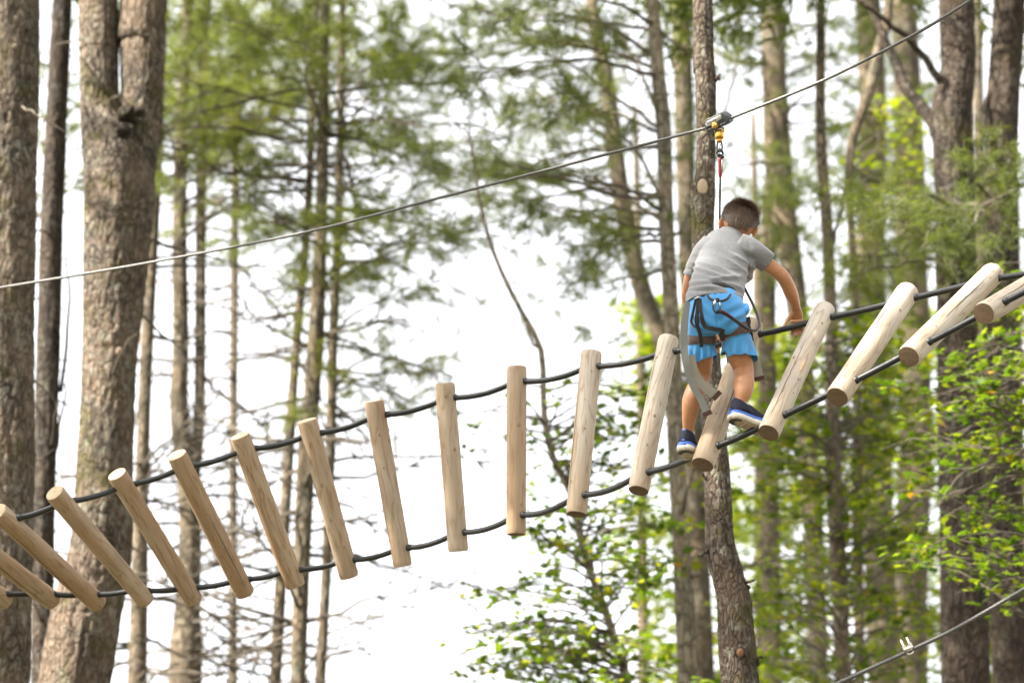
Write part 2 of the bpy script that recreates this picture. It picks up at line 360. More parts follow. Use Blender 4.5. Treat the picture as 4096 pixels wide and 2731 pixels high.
def needles_mesh(name, P_, D, origin, rng, K=14, L=0.10, W=0.0042, tint=(0, 0.9)):
    n = len(P_); D = D / np.linalg.norm(D, axis=1)[:, None]
    d = D[:, None, :] * 0.55 + rng.normal(size=(n, K, 3)) * 0.48; d /= np.linalg.norm(d, axis=2)[..., None]
    base = P_[:, None, :] - D[:, None, :] * rng.rand(n, K, 1) * 0.07
    l = L * (0.7 + 0.5 * rng.rand(n, K, 1)); tip = base + d * l; tip[..., 2] -= 0.012
    w = np.cross(d, rng.normal(size=(n, K, 3))); w /= np.linalg.norm(w, axis=2)[..., None]
    V = np.stack([base - w * W / 2, base + w * W / 2, tip + w * W * .25, tip - w * W * .25], 2).reshape(-1, 3) - np.asarray(origin)
    F = np.arange(n * K * 4).reshape(-1, 4)
    me = mesh_np(name, V, [F], smooth=False)
    clump = 0.5 + 0.5 * vnoise(P_ * 1.1, 5)
    t = np.clip(tint[0] + (tint[1] - tint[0]) * (0.55 * clump[:, None] + 0.45 * rng.rand(n, K)), 0, 1)
    at = me.attributes.new('tint', 'FLOAT', 'POINT'); at.data.foreach_set('value', np.repeat(t.ravel(), 4).astype(np.float32))
    return me

class Tree:
    def __init__(s, name, pts, Y, label, bark, H=19.0, seed=0, dense=False, rough=0.05, cat='tree', group=None, ztop=None, flare=1.25):
        """pts: (x, y, width) on the 2352 grid from top to bottom, standing in the plane y = Y"""
        s.rng = rs(seed + 100); s.Y = Y; s.pts = sorted(pts, key=lambda p: p[1]); s.fol = Foliage(); s.bark = bark; s.seed = seed
        C = []; R = []
        for x, y, w in s.pts:
            p = ray_at(x * S0, y * S0, Y); C.append(p); R.append(w * S0 * depth_of(p) / FPX / 2)
        C = np.array(C)[::-1]; R = np.array(R)[::-1]           # bottom to top
        sl = (C[1] - C[0]) / max(C[1][2] - C[0][2], .1); sl = np.clip(sl, -.12, .12)
        zb = C[0][2]; base = C[0] - sl * zb; base[2] = -0.12; base[1] = Y
        mid = C[0] - sl * zb * 0.5; mid[2] = zb * 0.5; mid[1] = Y
        su = (C[-1] - C[-2]) / max(C[-1][2] - C[-2][2], .1); su = np.clip(su, -.10, .10)
        zt = C[-1][2]; top = C[-1] + su * max(H - zt, .3); top[2] = max(H, zt + .3); top[1] = Y
        t2 = C[-1] * .5 + top * .5
        s.inz = (zb - .3, zt + .3)
        s.C = np.vstack([base, mid, C, t2, top]); s.R = np.r_[R[0] * flare, R[0] * 1.06, R, R[-1] * .6, R[-1] * .12]
        s.origin = np.array([base[0], base[1], 0.0]); s.label = label
        s.root = empty(name, s.origin, label, cat, group)
        dz = 0.032 if dense else 0.14
        q = []
        for a in range(len(s.C) - 1):
            inside = s.C[a][2] >= zb - .4 and s.C[a + 1][2] <= zt + .4
            q.append(max(2, int(np.linalg.norm(s.C[a + 1] - s.C[a]) / (dz if inside else 0.5))))
        allp = np.column_stack([s.C, s.R]); path = []
        full = np.vstack([2 * allp[0] - allp[1], allp, 2 * allp[-1] - allp[-2]])
        for a, m_ in enumerate(q):
            t = (np.arange(m_) / m_)[:, None]; A, B, C_, D = full[a], full[a + 1], full[a + 2], full[a + 3]
            cr = 0.5 * (2 * B + (C_ - A) * t + (2 * A - 5 * B + 4 * C_ - D) * t ** 2 + (3 * B - A - 3 * C_ + D) * t ** 3)
            path.append(cr)
        path.append(allp[-1:]); path = np.vstack(path); path[:, 3] = np.maximum(path[:, 3], .004)
        s.path = path; s.dense = dense; s.rough = rough
        s.make_trunk(path, 'trunk')
    def make_trunk(s, path, name, sides=None):
        sides = sides or (96 if s.dense else 20)
        V, F = tube(path[:, :3], path[:, 3], sides, True)
        n = len(path) * sides
        ctr = np.repeat(path[:, :3], sides, 0); dv = V[:n] - ctr; r = np.linalg.norm(dv, axis=1)[:, None]; u = dv / np.maximum(r, 1e-6)
        z = ctr[:, 2:3]
        co = np.hstack([u[:, :2] * 5.0 + s.seed * 3.1, z * 2.2]); big = fbm(np.hstack([u[:, :2] * 1.2 + s.seed, z * 0.9]), s.seed, 2)
        d = 1.2 * big
        if s.dense:
            co2 = np.hstack([u[:, :2] * r * 34 + s.seed * 3.1, z * 11.0]); d = d - 1.5 * np.abs(fbm(co2, s.seed + 9, 3)) + 0.5 * fbm(co * 1.0, s.seed + 3, 3)
        else: d = d + 0.8 * fbm(co, s.seed + 3, 3)
        V[:n] += u * (d[:, None] * s.rough * np.minimum(r, .2))
        me = mesh_np(name, V - s.origin, F); return obj(name, me, s.bark, s.root)
    def on(s, y, x=None):
        """trunk point at grid row y"""
        p = ray_at(1176 * S0 if x is None else x * S0, y * S0, s.Y); z = p[2]
        P_ = s.path; return np.array([np.interp(z, P_[:, 2], P_[:, 0]), s.Y, z]), float(np.interp(z, P_[:, 2], P_[:, 3]))
    def limb(s, grid, w0, w1=None, dY=0.0, name='limb', m=None, twigs=0, sides=8):
        """a limb drawn by grid points, leaving the trunk and drifting dY metres away from its plane"""
        g = np.array([ray_at(x * S0, y * S0, s.Y + dY * i / max(1, len(grid) - 1)) for i, (x, y) in enumerate(grid)])
        sc = depth_of(g[0]) * S0 / FPX / 2
        p = catmull(g, max(10, int(np.linalg.norm(np.diff(g, axis=0), axis=1).sum() / .12)))
        L_ = np.linalg.norm(np.diff(p, axis=0), axis=1).sum()
        p[1:-1] += s.rng.normal(size=(len(p) - 2, 3)) * 0.008
        w1 = w0 * .3 if w1 is None else w1
        V, F = tube(p - s.origin, np.linspace(w0 * sc, w1 * sc, len(p)), sides, True)
        mb = MB().add(V, F)
        for _ in range(twigs):
            k = s.rng.randint(len(p) // 4, len(p)); q = s.stick(p[k], nrm(s.rng.normal(size=3) * [1, .6, .5] + nrm(p[-1] - p[0]) * .8), s.rng.uniform(.2, .55) * min(1, L_), .3)
            mb.tube(q - s.origin, np.linspace(.006, .002, len(q)), 4, False)
        o = mb.obj(name, m or s.bark, s.root); return p
    def stick(s, p0, d, L, droop=0.2, n=7, wob=.05):
        t = np.linspace(0, 1, n)[:, None]
        q = p0 + d * L * t + np.array([0, 0, -1.0]) * droop * L * t ** 2
        w = s.rng.normal(size=(n, 3)) * wob * L; w[0] = 0; return q + np.cumsum(w, 0) * .35
    def dead_branches(s, y0, y1, n, L=(0.5, 1.6), m=None, twigs=4, r=.011):
        """bare dead lower branches, each one an object of its own"""
        for i in range(n):
            p0, r0 = s.on(s.rng.uniform(y0, y1)); a = s.rng.uniform(0, 2 * math.pi)
            d = nrm([math.cos(a), math.sin(a) * .6, s.rng.uniform(-.25, .35)]); l = s.rng.uniform(*L)
            q = s.stick(p0 + d * r0 * .5, d, l, s.rng.uniform(-.1, .35), 9); mb = MB()
            rr = r * s.rng.uniform(.7, 1.3)
            mb.tube(q - s.origin, np.linspace(rr, .003, len(q)), 5, True)
            for _ in range(s.rng.randint(1, twigs + 1)):
                k = s.rng.randint(3, 9); dd = nrm(d + s.rng.normal(size=3) * .7); w = s.stick(q[k], dd, l * s.rng.uniform(.15, .5), .2, 6, .08)
                mb.tube(w - s.origin, np.linspace(rr * .5, .003, len(w)), 4, False)
            mb.obj('branch', m or M_TWIG, s.root)
    def bough(s, p0, p1, r0=.018, dens=1.0, spread=1.0, start=.3, as_branch=True):
        """a pine bough: bare inner stem, side twigs in a flat spray, needle tufts"""
        rng = s.rng; L = np.linalg.norm(p1 - p0); d = (p1 - p0) / max(L, .01)
        mid = (p0 + p1) / 2 + np.array([0, 0, rng.uniform(-.06, .10) * L]) + rng.normal(size=3) * .05 * L
        q = catmull(np.array([p0, mid, p1]), 12)
        if as_branch: MB().tube(q - s.origin, np.linspace(r0, .004, 12), 5, True).obj('branch', M_TWIG, s.root)
        side = nrm(np.cross(d, [0, 0, 1.0])); n = int(max(5, L / .13) * dens)
        for i in range(n):
            t = start + (1 - start) * rng.rand() ** .8; c = np.array([np.interp(t * 11, range(12), q[:, k]) for k in range(3)])
            sg = rng.choice([-1, 1]); dd = nrm(d * rng.uniform(.4, 1.0) + side * sg * rng.uniform(.3, 1.0) * spread + np.array([0, 0, rng.uniform(-.65, .5)]))
            l = rng.uniform(.18, .5) * min(1.0, .35 + L * .3); w = s.stick(c, dd, l, rng.uniform(-.15, .25), 5, .05)
            s.fol.twig(w - s.origin, .005, .002, 3)
            nt = max(3, int(l / .07))
            for k in range(nt):
                f = 1 - .75 * k / nt; cc = np.array([np.interp(f * 4, range(5), w[:, z]) for z in range(3)])
                s.fol.tp.append(cc + rng.normal(size=3) * .012); s.fol.td.append(nrm(w[-1] - w[-2]) + rng.normal(size=3) * .25 + [0, 0, .2])
    def pine_zone(s, x0, y0, x1, y1, n, dY=(-1.5, 1.5), dens=1.0, rise=(-30, 110), as_branch=True):
        """limbs leave the trunk into the zone, boughs leave the limbs"""
        nl = max(3, int(n / 2.6)); rng = s.rng; n = int(n * 2.3)
        for i in range(nl):
            tx, ty = rng.uniform(x0, x1), rng.uniform(y0, y1); p0, r0 = s.on(ty + rng.uniform(*rise)); p1 = ray_at(tx * S0, ty * S0, s.Y + rng.uniform(*dY))
            L = np.linalg.norm(p1 - p0); mid = (p0 + p1) / 2 + rng.normal(size=3) * .07 * L + np.array([0, 0, rng.uniform(-.04, .12) * L])
            q = catmull(np.array([p0, mid, p1]), 16); q[1:] += np.cumsum(rng.normal(size=(15, 3)) * .012, 0)
            MB().tube(q - s.origin, np.linspace(min(.024, r0 * .22 + .006), .005, 16), 6, True).obj('limb', M_TWIG, s.root)
            for k in range(int(math.ceil(n / nl))):
                f = 1 - .62 * rng.rand() ** 1.3; c = np.array([np.interp(f * 15, range(16), q[:, z]) for z in range(3)])
                d = nrm(nrm(p1 - p0) * .55 + rng.normal(size=3) * [.75, .75, .42]); s.bough(c, c + d * rng.uniform(.35, 1.0), .007, dens * 1.25, start=.12, as_branch=False)
    def spray(s, p0, p1, r0=.012, nl=26, size=(.07, .115), start=.25, flat=.35, as_branch=True, fan=.45):
        """a maple spray: twigs in a flat layer, leaves held nearly level"""
        rng = s.rng; L = np.linalg.norm(p1 - p0); d = (p1 - p0) / max(L, .01)
        mid = (p0 + p1) / 2 + np.array([0, 0, rng.uniform(-.02, .12) * L]) + rng.normal(size=3) * .04 * L
        q = catmull(np.array([p0, mid, p1]), 10)
        if as_branch: MB().tube(q - s.origin, np.linspace(r0, .003, 10), 5, True).obj('branch', M_TWIG, s.root)
        side = nrm(np.cross(d, [0, 0, 1.0])); m_ = max(3, nl // 4)
        for i in range(m_):
            t = start + (1 - start) * rng.rand() ** .85; c = np.array([np.interp(t * 9, range(10), q[:, k]) for k in range(3)])
            dd = nrm(d * rng.uniform(.2, 1.0) + side * rng.choice([-1, 1]) * rng.uniform(.2, 1) + np.array([0, 0, rng.uniform(-.25, .2)]))
            l = rng.uniform(.12, fan); w = s.stick(c, dd, l, .15, 5, .05); s.fol.twig(w - s.origin, .004, .0015, 3)
            for k in range(4):
                f = rng.uniform(.35, 1.05); cc = w[0] + (w[-1] - w[0]) * f + rng.normal(size=3) * [.05, .05, .035]
                s.fol.lp.append(cc); s.fol.ln.append(np.array([0, 0, 1.0]) + rng.normal(size=3) * flat); s.fol.ls.append(rng.uniform(*size) * rng.choice([.6, .85, 1.0, 1.15]))
    def maple_zone(s, x0, y0, x1, y1, n, dY=(-1.2, 1.2), nl=26, rise=(-20, 140), size=(.07, .115), as_branch=True, reach=None):
        for i in range(n):
            tx, ty = s.rng.uniform(x0, x1), s.rng.uniform(y0, y1); p1 = ray_at(tx * S0, ty * S0, s.Y + s.rng.uniform(*dY))
            p0, r0 = s.on(ty + s.rng.uniform(*rise))
            if reach: 
                v = p1 - p0; l = np.linalg.norm(v)
                if l > reach: p0 = p1 - v / l * reach
            s.spray(p0, p1, .011, nl, size, as_branch=as_branch and not reach)
    def high_crown(s, z0, z1, n, Rm, dens=1.0):
        """the crown proper, above the picture: it shades what stands below"""
        rng = s.rng; tp = []; td = []; mb = MB()
        for i in range(n):
            f = rng.rand(); z = z0 + (z1 - z0) * f; c = np.array([np.interp(z, s.path[:, 2], s.path[:, 0]), s.Y, z]); a = rng.uniform(0, 2 * math.pi)
            l = Rm * (1 - .75 * f) * rng.uniform(.55, 1.1); d = np.array([math.cos(a), math.sin(a), rng.uniform(-.05, .3)]); q = s.stick(c, nrm(d), l, .1, 6, .03)
            mb.tube(q - s.origin, np.linspace(.025, .006, 6), 4, False)
            for k in range(int(l * 11 * dens) + 3):
                u = .3 + .7 * rng.rand() ** .7; cc = q[0] + (q[-1] - q[0]) * u; sd = np.cross(nrm(d), [0, 0, 1.0])
                tp.append(cc + sd * rng.normal() * .32 * l * (1.15 - u) + rng.normal(size=3) * .10); td.append(nrm(d) + rng.normal(size=3) * .4)
        me = needles_mesh('upper_crown', np.array(tp), np.array(td), s.origin, rng, K=10, L=.22, W=.022, tint=(0, .8))
        obj('upper_crown', me, M_NEEDLE, s.root, kind='stuff'); mb.obj('upper_boughs', M_TWIG, s.root, kind='stuff')
    def finish(s, needles=True, single=0, tint=(0, .9), K=14, mt=(0, 1, 1.5), L=.10, W=.0042):
        f = s.fol; rng = s.rng
        if f.tp:
            me = needles_mesh('crown', np.array(f.tp), np.array(f.td), s.origin, rng, K=K, tint=tint, L=L, W=W)
            obj('crown', me, M_NEEDLE, s.root, kind='stuff')
        if f.lp:
            lp, ln, ls = np.array(f.lp), np.array(f.ln), np.array(f.ls)
            v = lp - CAM; dd = v @ FWD; px = v @ RGT / dd * FPX + 2048; py = 1365.5 - v @ UPV / dd * FPX
            inn = (px > 0) & (px < 4096) & (py > 0) & (py < 2731)
            score = np.where(inn, ls / dd * np.abs((ln / np.linalg.norm(ln, axis=1)[:, None] * (v / np.linalg.norm(v, axis=1)[:, None])).sum(1)), -1)
            order = np.argsort(-score); one = order[:single]; rest = order[single:]
            if single:
                a, b, c = basis_from(ln, rng); mats_ = [None] * 4
                tm = []
                for kk in range(4):
                    V = LV.copy(); V[:, 2] *= (0.6 + .5 * kk); V[:, 0] *= (1 - .06 * kk); me = mesh_np('leaf', V, [LF], False); me.materials.append(M_LEAF); tm.append(me)
                for q in one:
                    o = bpy.data.objects.new('leaf', tm[int(q) % 4]); COL.objects.link(o); o.parent = s.root
                    M = np.eye(4); M[:3, 0] = a[q] * ls[q]; M[:3, 1] = b[q] * ls[q]; M[:3, 2] = c[q] * ls[q]; M[:3, 3] = lp[q] - s.origin
                    o.matrix_local = Matrix(M.tolist())
            if len(rest):
                obj('crown', leaves_mesh('crown', lp[rest], ln[rest], ls[rest], s.origin, rng, *mt), M_MAPLE, s.root, kind='stuff')
        if f.ntw: f.tw.obj('twig_mass', M_TWIG, s.root, kind='stuff')

T = {}
# --- left, near pines
t = T['edge'] = Tree('pine_tree', [(23, 0, 132), (17, 400, 132), (13, 784, 132), (8, 1200, 134), (-2, 1568, 136)], 15.5, 'thick sunlit pine trunk cut by the left edge of the picture', M_BARK, seed=1, dense=True, rough=.10)
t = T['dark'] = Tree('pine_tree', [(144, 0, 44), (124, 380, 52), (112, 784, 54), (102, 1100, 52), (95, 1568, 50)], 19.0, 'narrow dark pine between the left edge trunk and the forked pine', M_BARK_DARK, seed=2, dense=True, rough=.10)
t.dead_branches(100, 1500, 16, (.3, .9), twigs=3)
t.limb([(140, 900), (152, 800), (160, 690), (150, 590)], 10, 5); t.limb([(118, 1060), (140, 980), (150, 880)], 9, 5)
t = T['fork'] = Tree('pine_tree', [(228, 0, 86), (228, 130, 86), (232, 260, 96), (258, 340, 140), (274, 430, 162), (264, 600, 148), (255, 784, 132), (246, 1000, 128), (232, 1250, 134), (200, 1400, 158), (172, 1568, 166)], 16.6,
                     'big forked pine with two stems and sun patches, left of centre', M_BARK, seed=3, dense=True, rough=.11)
g = [(268, 620, 90), (292, 480, 92), (314, 380, 92), (324, 260, 94), (329, 100, 102), (332, 0, 104)]
pp = [];
for x, y, w in g:
    p = ray_at(x * S0, y * S0, 16.62); pp.append([*p, w * S0 * depth_of(p) / FPX / 2])
pp.append([*(np.array(pp[-1][:3]) + [.15, 0, 4.0]), .12]); pp.append([*(np.array(pp[-1][:3]) + [.1, 0, 3.5]), .03])
t.make_trunk(catmull(np.array(pp), 190), 'stem')
for (x, y, r_) in ((296, 262, 26), (283, 300, 18), (318, 258, 15)):     # the knotted wound at the fork
    c = ray_at(x * S0, y * S0, 16.62 - .24); sc = depth_of(c) * S0 / FPX
    mb = MB().ell(c - t.origin, (RGT, FWD, UPV), (r_ * sc, .07, r_ * sc * .8), 20, 12)
    V = mb.V[0]; cc = c - t.origin; V += (V - cc) * .35 * fbm(V * 40, 7)[:, None]
    mb.obj('knot', M_BARK_DARK, t.root)
for (x, y, r_) in ((274, 807, 10),):
    c = ray_at(x * S0, y * S0, 16.6 - .255); sc = depth_of(c) * S0 / FPX
    MB().ell(c - t.origin, (RGT, FWD, UPV), (r_ * sc * .8, .012, r_ * sc), 14, 8).obj('branch_scar', simple('scar_wood', (.24, .17, .12), .85, var=.4), t.root)
for k_ in ('edge', 'fork'):
    T[k_].dead_branches(60, 1500, 7, (.3, .8), twigs=3, r=.014)
# --- thin pines of the left background
GL = 'slender pines of the left background'
t = T['l4'] = Tree('pine_tree', [(372, 100, 22), (358, 400, 27), (338, 784, 30), (325, 1134, 33), (315, 1568, 46)], 22.0, 'slender pine partly hidden just right of the forked pine', M_BARK_FAR, seed=4, group=GL)
t = T['l5'] = Tree('pine_tree', [(432, 0, 26), (414, 400, 32), (415, 784, 38), (412, 950, 44), (436, 1180, 50), (430, 1400, 60), (424, 1568, 80)], 23.0, 'double stemmed grey pine with stems joining low down', M_BARK_FAR, seed=5, group=GL)
pp = []
for x, y, w in [(440, 1150, 26), (456, 1000, 27), (460, 784, 26), (463, 400, 24), (476, 0, 20)]:
    p = ray_at(x * S0, y * S0, 23.05); pp.append([*p, w * S0 * depth_of(p) / FPX / 2])
pp.append([*(np.array(pp[-1][:3]) + [.1, 0, 4]), .03]); t.make_trunk(catmull(np.array(pp), 90), 'stem')
t = T['l6'] = Tree('pine_tree', [(546, 60, 15), (540, 400, 18), (537, 784, 20), (535, 1100, 20), (535, 1568, 22)], 27.0, 'thinnest straight pine, alone between two groups of trunks on the left', M_BARK_FAR, seed=6, group=GL)
t = T['l7a'] = Tree('pine_tree', [(722, 100, 15), (706, 500, 18), (681, 784, 20), (660, 1084, 26), (641, 1400, 28), (632, 1568, 28)], 22.0, 'left of three close pine stems, leaning right as it rises', M_BARK_FAR, seed=7, group=GL)
t = T['l7b'] = Tree('pine_tree', [(746, 0, 22), (742, 300, 26), (738, 500, 29), (725, 784, 38), (702, 1084, 42), (690, 1400, 38), (684, 1568, 38)], 21.0, 'thickest, middle one of three close pine stems', M_BARK_FAR, seed=8, group=GL, dense=True, rough=.08)
t = T['l7c'] = Tree('pine_tree', [(786, 60, 15), (780, 400, 18), (774, 600, 20), (765, 784, 22), (760, 1000, 24), (750, 1300, 24), (735, 1568, 26)], 21.6, 'right of three close pine stems, beside open white sky', M_BARK_FAR, seed=9, group=GL)
for k_, n_ in (('l4', 26), ('l5', 42), ('l6', 40), ('l7a', 42), ('l7b', 40), ('l7c', 34)):
    T[k_].dead_branches(200, 1560, n_, (.6, 2.3), twigs=8, r=.019)
T['l5'].limb([(440, 820), (500, 900), (560, 940), (610, 990), (640, 1040)], 9, 3, .3, twigs=6)
T['l5'].limb([(465, 1330), (520, 1370), (560, 1420), (590, 1480)], 8, 3, -.3, twigs=5)
T['l6'].limb([(540, 600), (590, 660), (640, 720), (670, 760)], 8, 3, .2, twigs=5)
T['l7b'].limb([(715, 800), (660, 770), (600, 740), (560, 690)], 9, 3, -.4, twigs=6)
T['l7c'].limb([(765, 900), (800, 850), (850, 820), (900, 790)], 9, 4, .2, name='limb', m=M_TWIG_PALE, twigs=4)
T['l4'].limb([(352, 330), (420, 340), (500, 335), (580, 325)], 8, 3, .3, twigs=5)
T['l7c'].pine_zone(790, 820, 970, 925, 7, (-.8, .8), rise=(0, 60))
T['l7b'].pine_zone(520, 480, 800, 690, 11, rise=(-20, 90)); T['l7b'].pine_zone(470, 0, 800, 170, 26, (-2, 2))
T['l7c'].pine_zone(790, 0, 1010, 240, 24, (-2, 2)); T['l7c'].pine_zone(780, 250, 1010, 700, 20, (-1.6, 1.6))
T['l7a'].pine_zone(480, 130, 720, 500, 14, (-1.5, 1.5), dens=.7)
T['l6'].pine_zone(370, 0, 760, 250, 60, (-2.5, 2.5)); T['l5'].pine_zone(350, 0, 640, 480, 50, (-2, 2), dens=.8)
T['l4'].pine_zone(340, 60, 480, 470, 10, (-1, 1)); T['dark'].pine_zone(60, 30, 200, 520, 12, (-.6, 1.5), dens=.7)
# --- centre
t = T['c8'] = Tree('maple_sapling', [(1082, 330, 6), (1110, 500, 9), (1150, 620, 10), (1200, 720, 12), (1243, 805, 14), (1250, 950, 15), (1270, 1050, 16), (1310, 1130, 17), (1345, 1280, 18), (1390, 1400, 19), (1420, 1500, 21), (1440, 1568, 22)], 18.0,
                   'thin crooked maple sapling winding up behind the hanging logs', M_BARK_PALE, H=8.6, seed=10)
t.limb([(1243, 805), (1225, 790), (1200, 720)], 8, 5); t.limb([(1270, 1060), (1360, 1060), (1450, 1075), (1540, 1085)], 9, 4, .3, m=M_TWIG, twigs=6)
t.limb([(1250, 895), (1330, 880), (1400, 885), (1500, 905)], 7, 3, -.3, m=M_TWIG, twigs=6); t.limb([(1250, 890), (1200, 885), (1120, 900)], 6, 2, -.2, m=M_TWIG, twigs=4)
t.limb([(1410, 1480), (1320, 1430), (1240, 1430), (1140, 1470), (1010, 1520)], 8, 3, -.6, m=M_TWIG_PALE, twigs=6)
t.limb([(1330, 1410), (1250, 1395), (1160, 1370), (1085, 1348)], 5, 2, -.4, m=M_TWIG, twigs=4)
t.maple_zone(1080, 1290, 1520, 1560, 36, (-1.6, 1.4), 26, rise=(-30, 60)); t.maple_zone(1060, 1400, 1330, 1550, 18, (-1.8, .5), 24)
t.maple_zone(1240, 880, 1540, 1180, 30, (-.8, 1.2), 20); t.maple_zone(1050, 940, 1130, 1010, 4, (-.8, -.2), 10, rise=(-10, 30))
t.maple_zone(1210, 1180, 1560, 1330, 22, (-1, 1.5), 26); t.maple_zone(1190, 960, 1260, 1080, 3, nl=10)
t.finish(single=300, mt=(0, .95, 1.6))
t = T['c9'] = Tree('pine_tree', [(1498, 0, 28), (1510, 150, 32), (1525, 300, 35), (1530, 500, 35), (1545, 784, 37), (1552, 1000, 41), (1566, 1250, 43), (1580, 1568, 50)], 18.6, 'brown pine with many bare boughs, left of the mossy trunk', M_BARK_PALE, seed=11, dense=True, rough=.08)
for L_ in ([(1510, 160), (1400, 118), (1290, 95), (1150, 40), (1010, 5)], [(1525, 300), (1420, 225), (1320, 150), (1230, 110)], [(1528, 310), (1420, 262), (1310, 245), (1130, 180)],
           [(1530, 335), (1430, 345), (1310, 350), (1180, 395)], [(1532, 520), (1440, 455), (1340, 400), (1180, 350)], [(1533, 530), (1440, 515), (1350, 490), (1210, 455)],
           [(1525, 300), (1490, 210), (1440, 110), (1395, 20)], [(1535, 500), (1470, 360), (1380, 270), (1300, 215)], [(1505, 60), (1560, 110), (1600, 140)], [(1540, 560), (1590, 470), (1600, 420)]):
    p = t.limb(L_, 10, 3, t.rng.uniform(-.9, .6), twigs=12)
    for _ in range(4):
        k_ = t.rng.randint(len(p) // 3, len(p)); d_ = nrm(nrm(p[-1] - p[0]) * .7 + t.rng.normal(size=3) * [.7, .5, .35]); t.bough(p[k_], p[k_] + d_ * t.rng.uniform(.5, 1.2), .008, .9, start=.15, as_branch=False)
t.pine_zone(1000, 0, 1480, 170, 14, (-1.5, 2), dens=.8); t.pine_zone(1000, 200, 1420, 420, 7, (-1.2, 1.6), dens=.7)
t.pine_zone(1180, 440, 1470, 670, 15, (-.8, 1.8), dens=.8, rise=(-60, 20)); t.dead_branches(600, 1500, 10, (.4, 1.2))
t = T['c10'] = Tree('pine_tree', [(1362, 30, 32), (1395, 200, 36), (1420, 400, 39), (1440, 520, 41), (1470, 650, 44), (1500, 730, 44), (1528, 800, 44), (1555, 900, 44), (1600, 1200, 46), (1620, 1568, 48)], 26.0, 'blurred leaning pine behind the bare boughs of the brown pine', M_BARK_FAR, seed=12)
for L_ in ([(1400, 230), (1300, 250), (1200, 300), (1080, 330), (960, 330)], [(1420, 400), (1330, 420), (1200, 400), (1050, 420)], [(1380, 120), (1250, 100), (1100, 130), (900, 100)], [(1440, 520), (1350, 600), (1250, 640), (1180, 650)]):
    p = t.limb(L_, 9, 3, t.rng.uniform(-.9, .9), twigs=8)
    for _ in range(8):
        k_ = t.rng.randint(len(p) // 3, len(p)); d_ = nrm(nrm(p[-1] - p[0]) * .6 + t.rng.normal(size=3) * [.7, .6, .4]); t.bough(p[k_], p[k_] + d_ * t.rng.uniform(.5, 1.3), .008, .9, start=.12, as_branch=False)
t.pine_zone(860, 160, 1330, 380, 17, (-2.5, 2.5), dens=.8, as_branch=False); t.pine_zone(820, 380, 1180, 600, 13, (-2, 2), dens=.8); t.pine_zone(900, 0, 1500, 130, 18, (-2.5, 2.5), dens=.8); t.dead_branches(100, 780, 6)
t = T['c11'] = Tree('pine_tree', [(1563, 0, 44), (1570, 200, 44), (1575, 400, 42), (1580, 600, 40), (1590, 784, 40), (1600, 1100, 42), (1612, 1568, 44)], 24.0, 'pale grey pine peeping out directly left of the mossy trunk', M_BARK_FAR, seed=13)
t.dead_branches(20, 700, 6)
# --- the mossy trunk just behind the child
t = T['moss'] = Tree('mossy_tree', [(1614, 0, 48), (1616, 120, 49), (1621, 190, 52), (1622, 300, 47), (1621, 400, 48), (1615, 455, 60), (1615, 500, 54), (1616, 580, 52), (1625, 784, 53), (1645, 1050, 58), (1652, 1180, 62), (1657, 1260, 68), (1685, 1370, 76), (1690, 1430, 78), (1700, 1568, 84)], 12.7,
                     'dark mossy trunk with pale sawn branch scar, just behind the child', M_BARK_MOSS, seed=14, dense=True, rough=.10)
for (x, y, rx, ry, mm) in ((1613, 430, 13, 20, simple('sawn_wood', (.42, .33, .235), .8, var=.12, scale=60)), (1700, 1497, 9, 11, simple('red_sawn_wood', (.22, .12, .065), .8, var=.25))):
    p0, r0 = t.on(y); c = ray_at(x * S0, y * S0, t.Y - r0 * 1.0 - .006); sc = depth_of(c) * S0 / FPX
    MB().ell(c - t.origin, (RGT, FWD, UPV), (rx * sc, .010, ry * sc), 24, 10).obj('sawn_scar', mm, t.root)
    rim = np.array([c - t.origin + RGT * math.cos(q) * rx * sc * 1.06 + UPV * math.sin(q) * ry * sc * 1.06 + FWD * .004 for q in np.linspace(0, 2 * math.pi, 33)])
    rim += .004 * fbm(rim * 60, 5)[:, None] * (RGT + UPV); MB().tube(rim, .0085, 8, False).obj('scar_rim', M_BARK_MOSS, t.root)
for (x, y, dx, dy, w_) in ((1594, 462, -6, -40, 13), (1640, 185, 14, -14, 12), (1600, 480, 2, -45, 8), (1662, 1120, 10, -8, 9), (1624, 1270, -14, 6, 9), (1718, 1345, 12, -14, 10), (1622, 1100, -12, -6, 8), (1742, 1520, 10, -8, 9)):
    t.limb([(x - dx, y - dy), (x, y), (x + dx, y + dy)], w_ * 1.5, w_ * .35, -.05, name='stub')
t.finish()
# --- right background
t = T['r13'] = Tree('pine_tree', [(1772, 0, 52), (1780, 200, 56), (1788, 380, 62), (1808, 540, 54), (1830, 700, 48), (1850, 900, 46), (1868, 1200, 46), (1880, 1568, 48)], 25.0, 'pale pine leaning left as it rises, right of the pulley', M_BARK_FAR, seed=15)
t.limb([(1760, 150), (1700, 145), (1640, 118)], 14, 9, .4); t.limb([(1705, -10), (1700, 100), (1683, 190), (1662, 262)], 8, 8, -.5, m=M_TWIG); t.dead_branches(20, 900, 8)
t = T['r13b'] = Tree('pine_tree', [(1775, 380, 26), (1766, 520, 38), (1762, 784, 42), (1768, 1100, 44), (1775, 1568, 46)], 25.6, 'straight pale pine seen behind the bent arm of the child', M_BARK_FAR, H=12.5, seed=16)
t.pine_zone(1690, 380, 1900, 760, 10, (-1.5, 2), dens=.8)
t = T['r14'] = Tree('maple_tree', [(1885, 0, 20), (1885, 300, 24), (1898, 500, 27), (1910, 784, 29), (1913, 1000, 34), (1920, 1200, 36), (1930, 1400, 37), (1936, 1568, 39)], 19.5, 'slim maple with pale bark patches standing among green leaves', M_BARK_FAR, seed=17, dense=True, rough=.07)
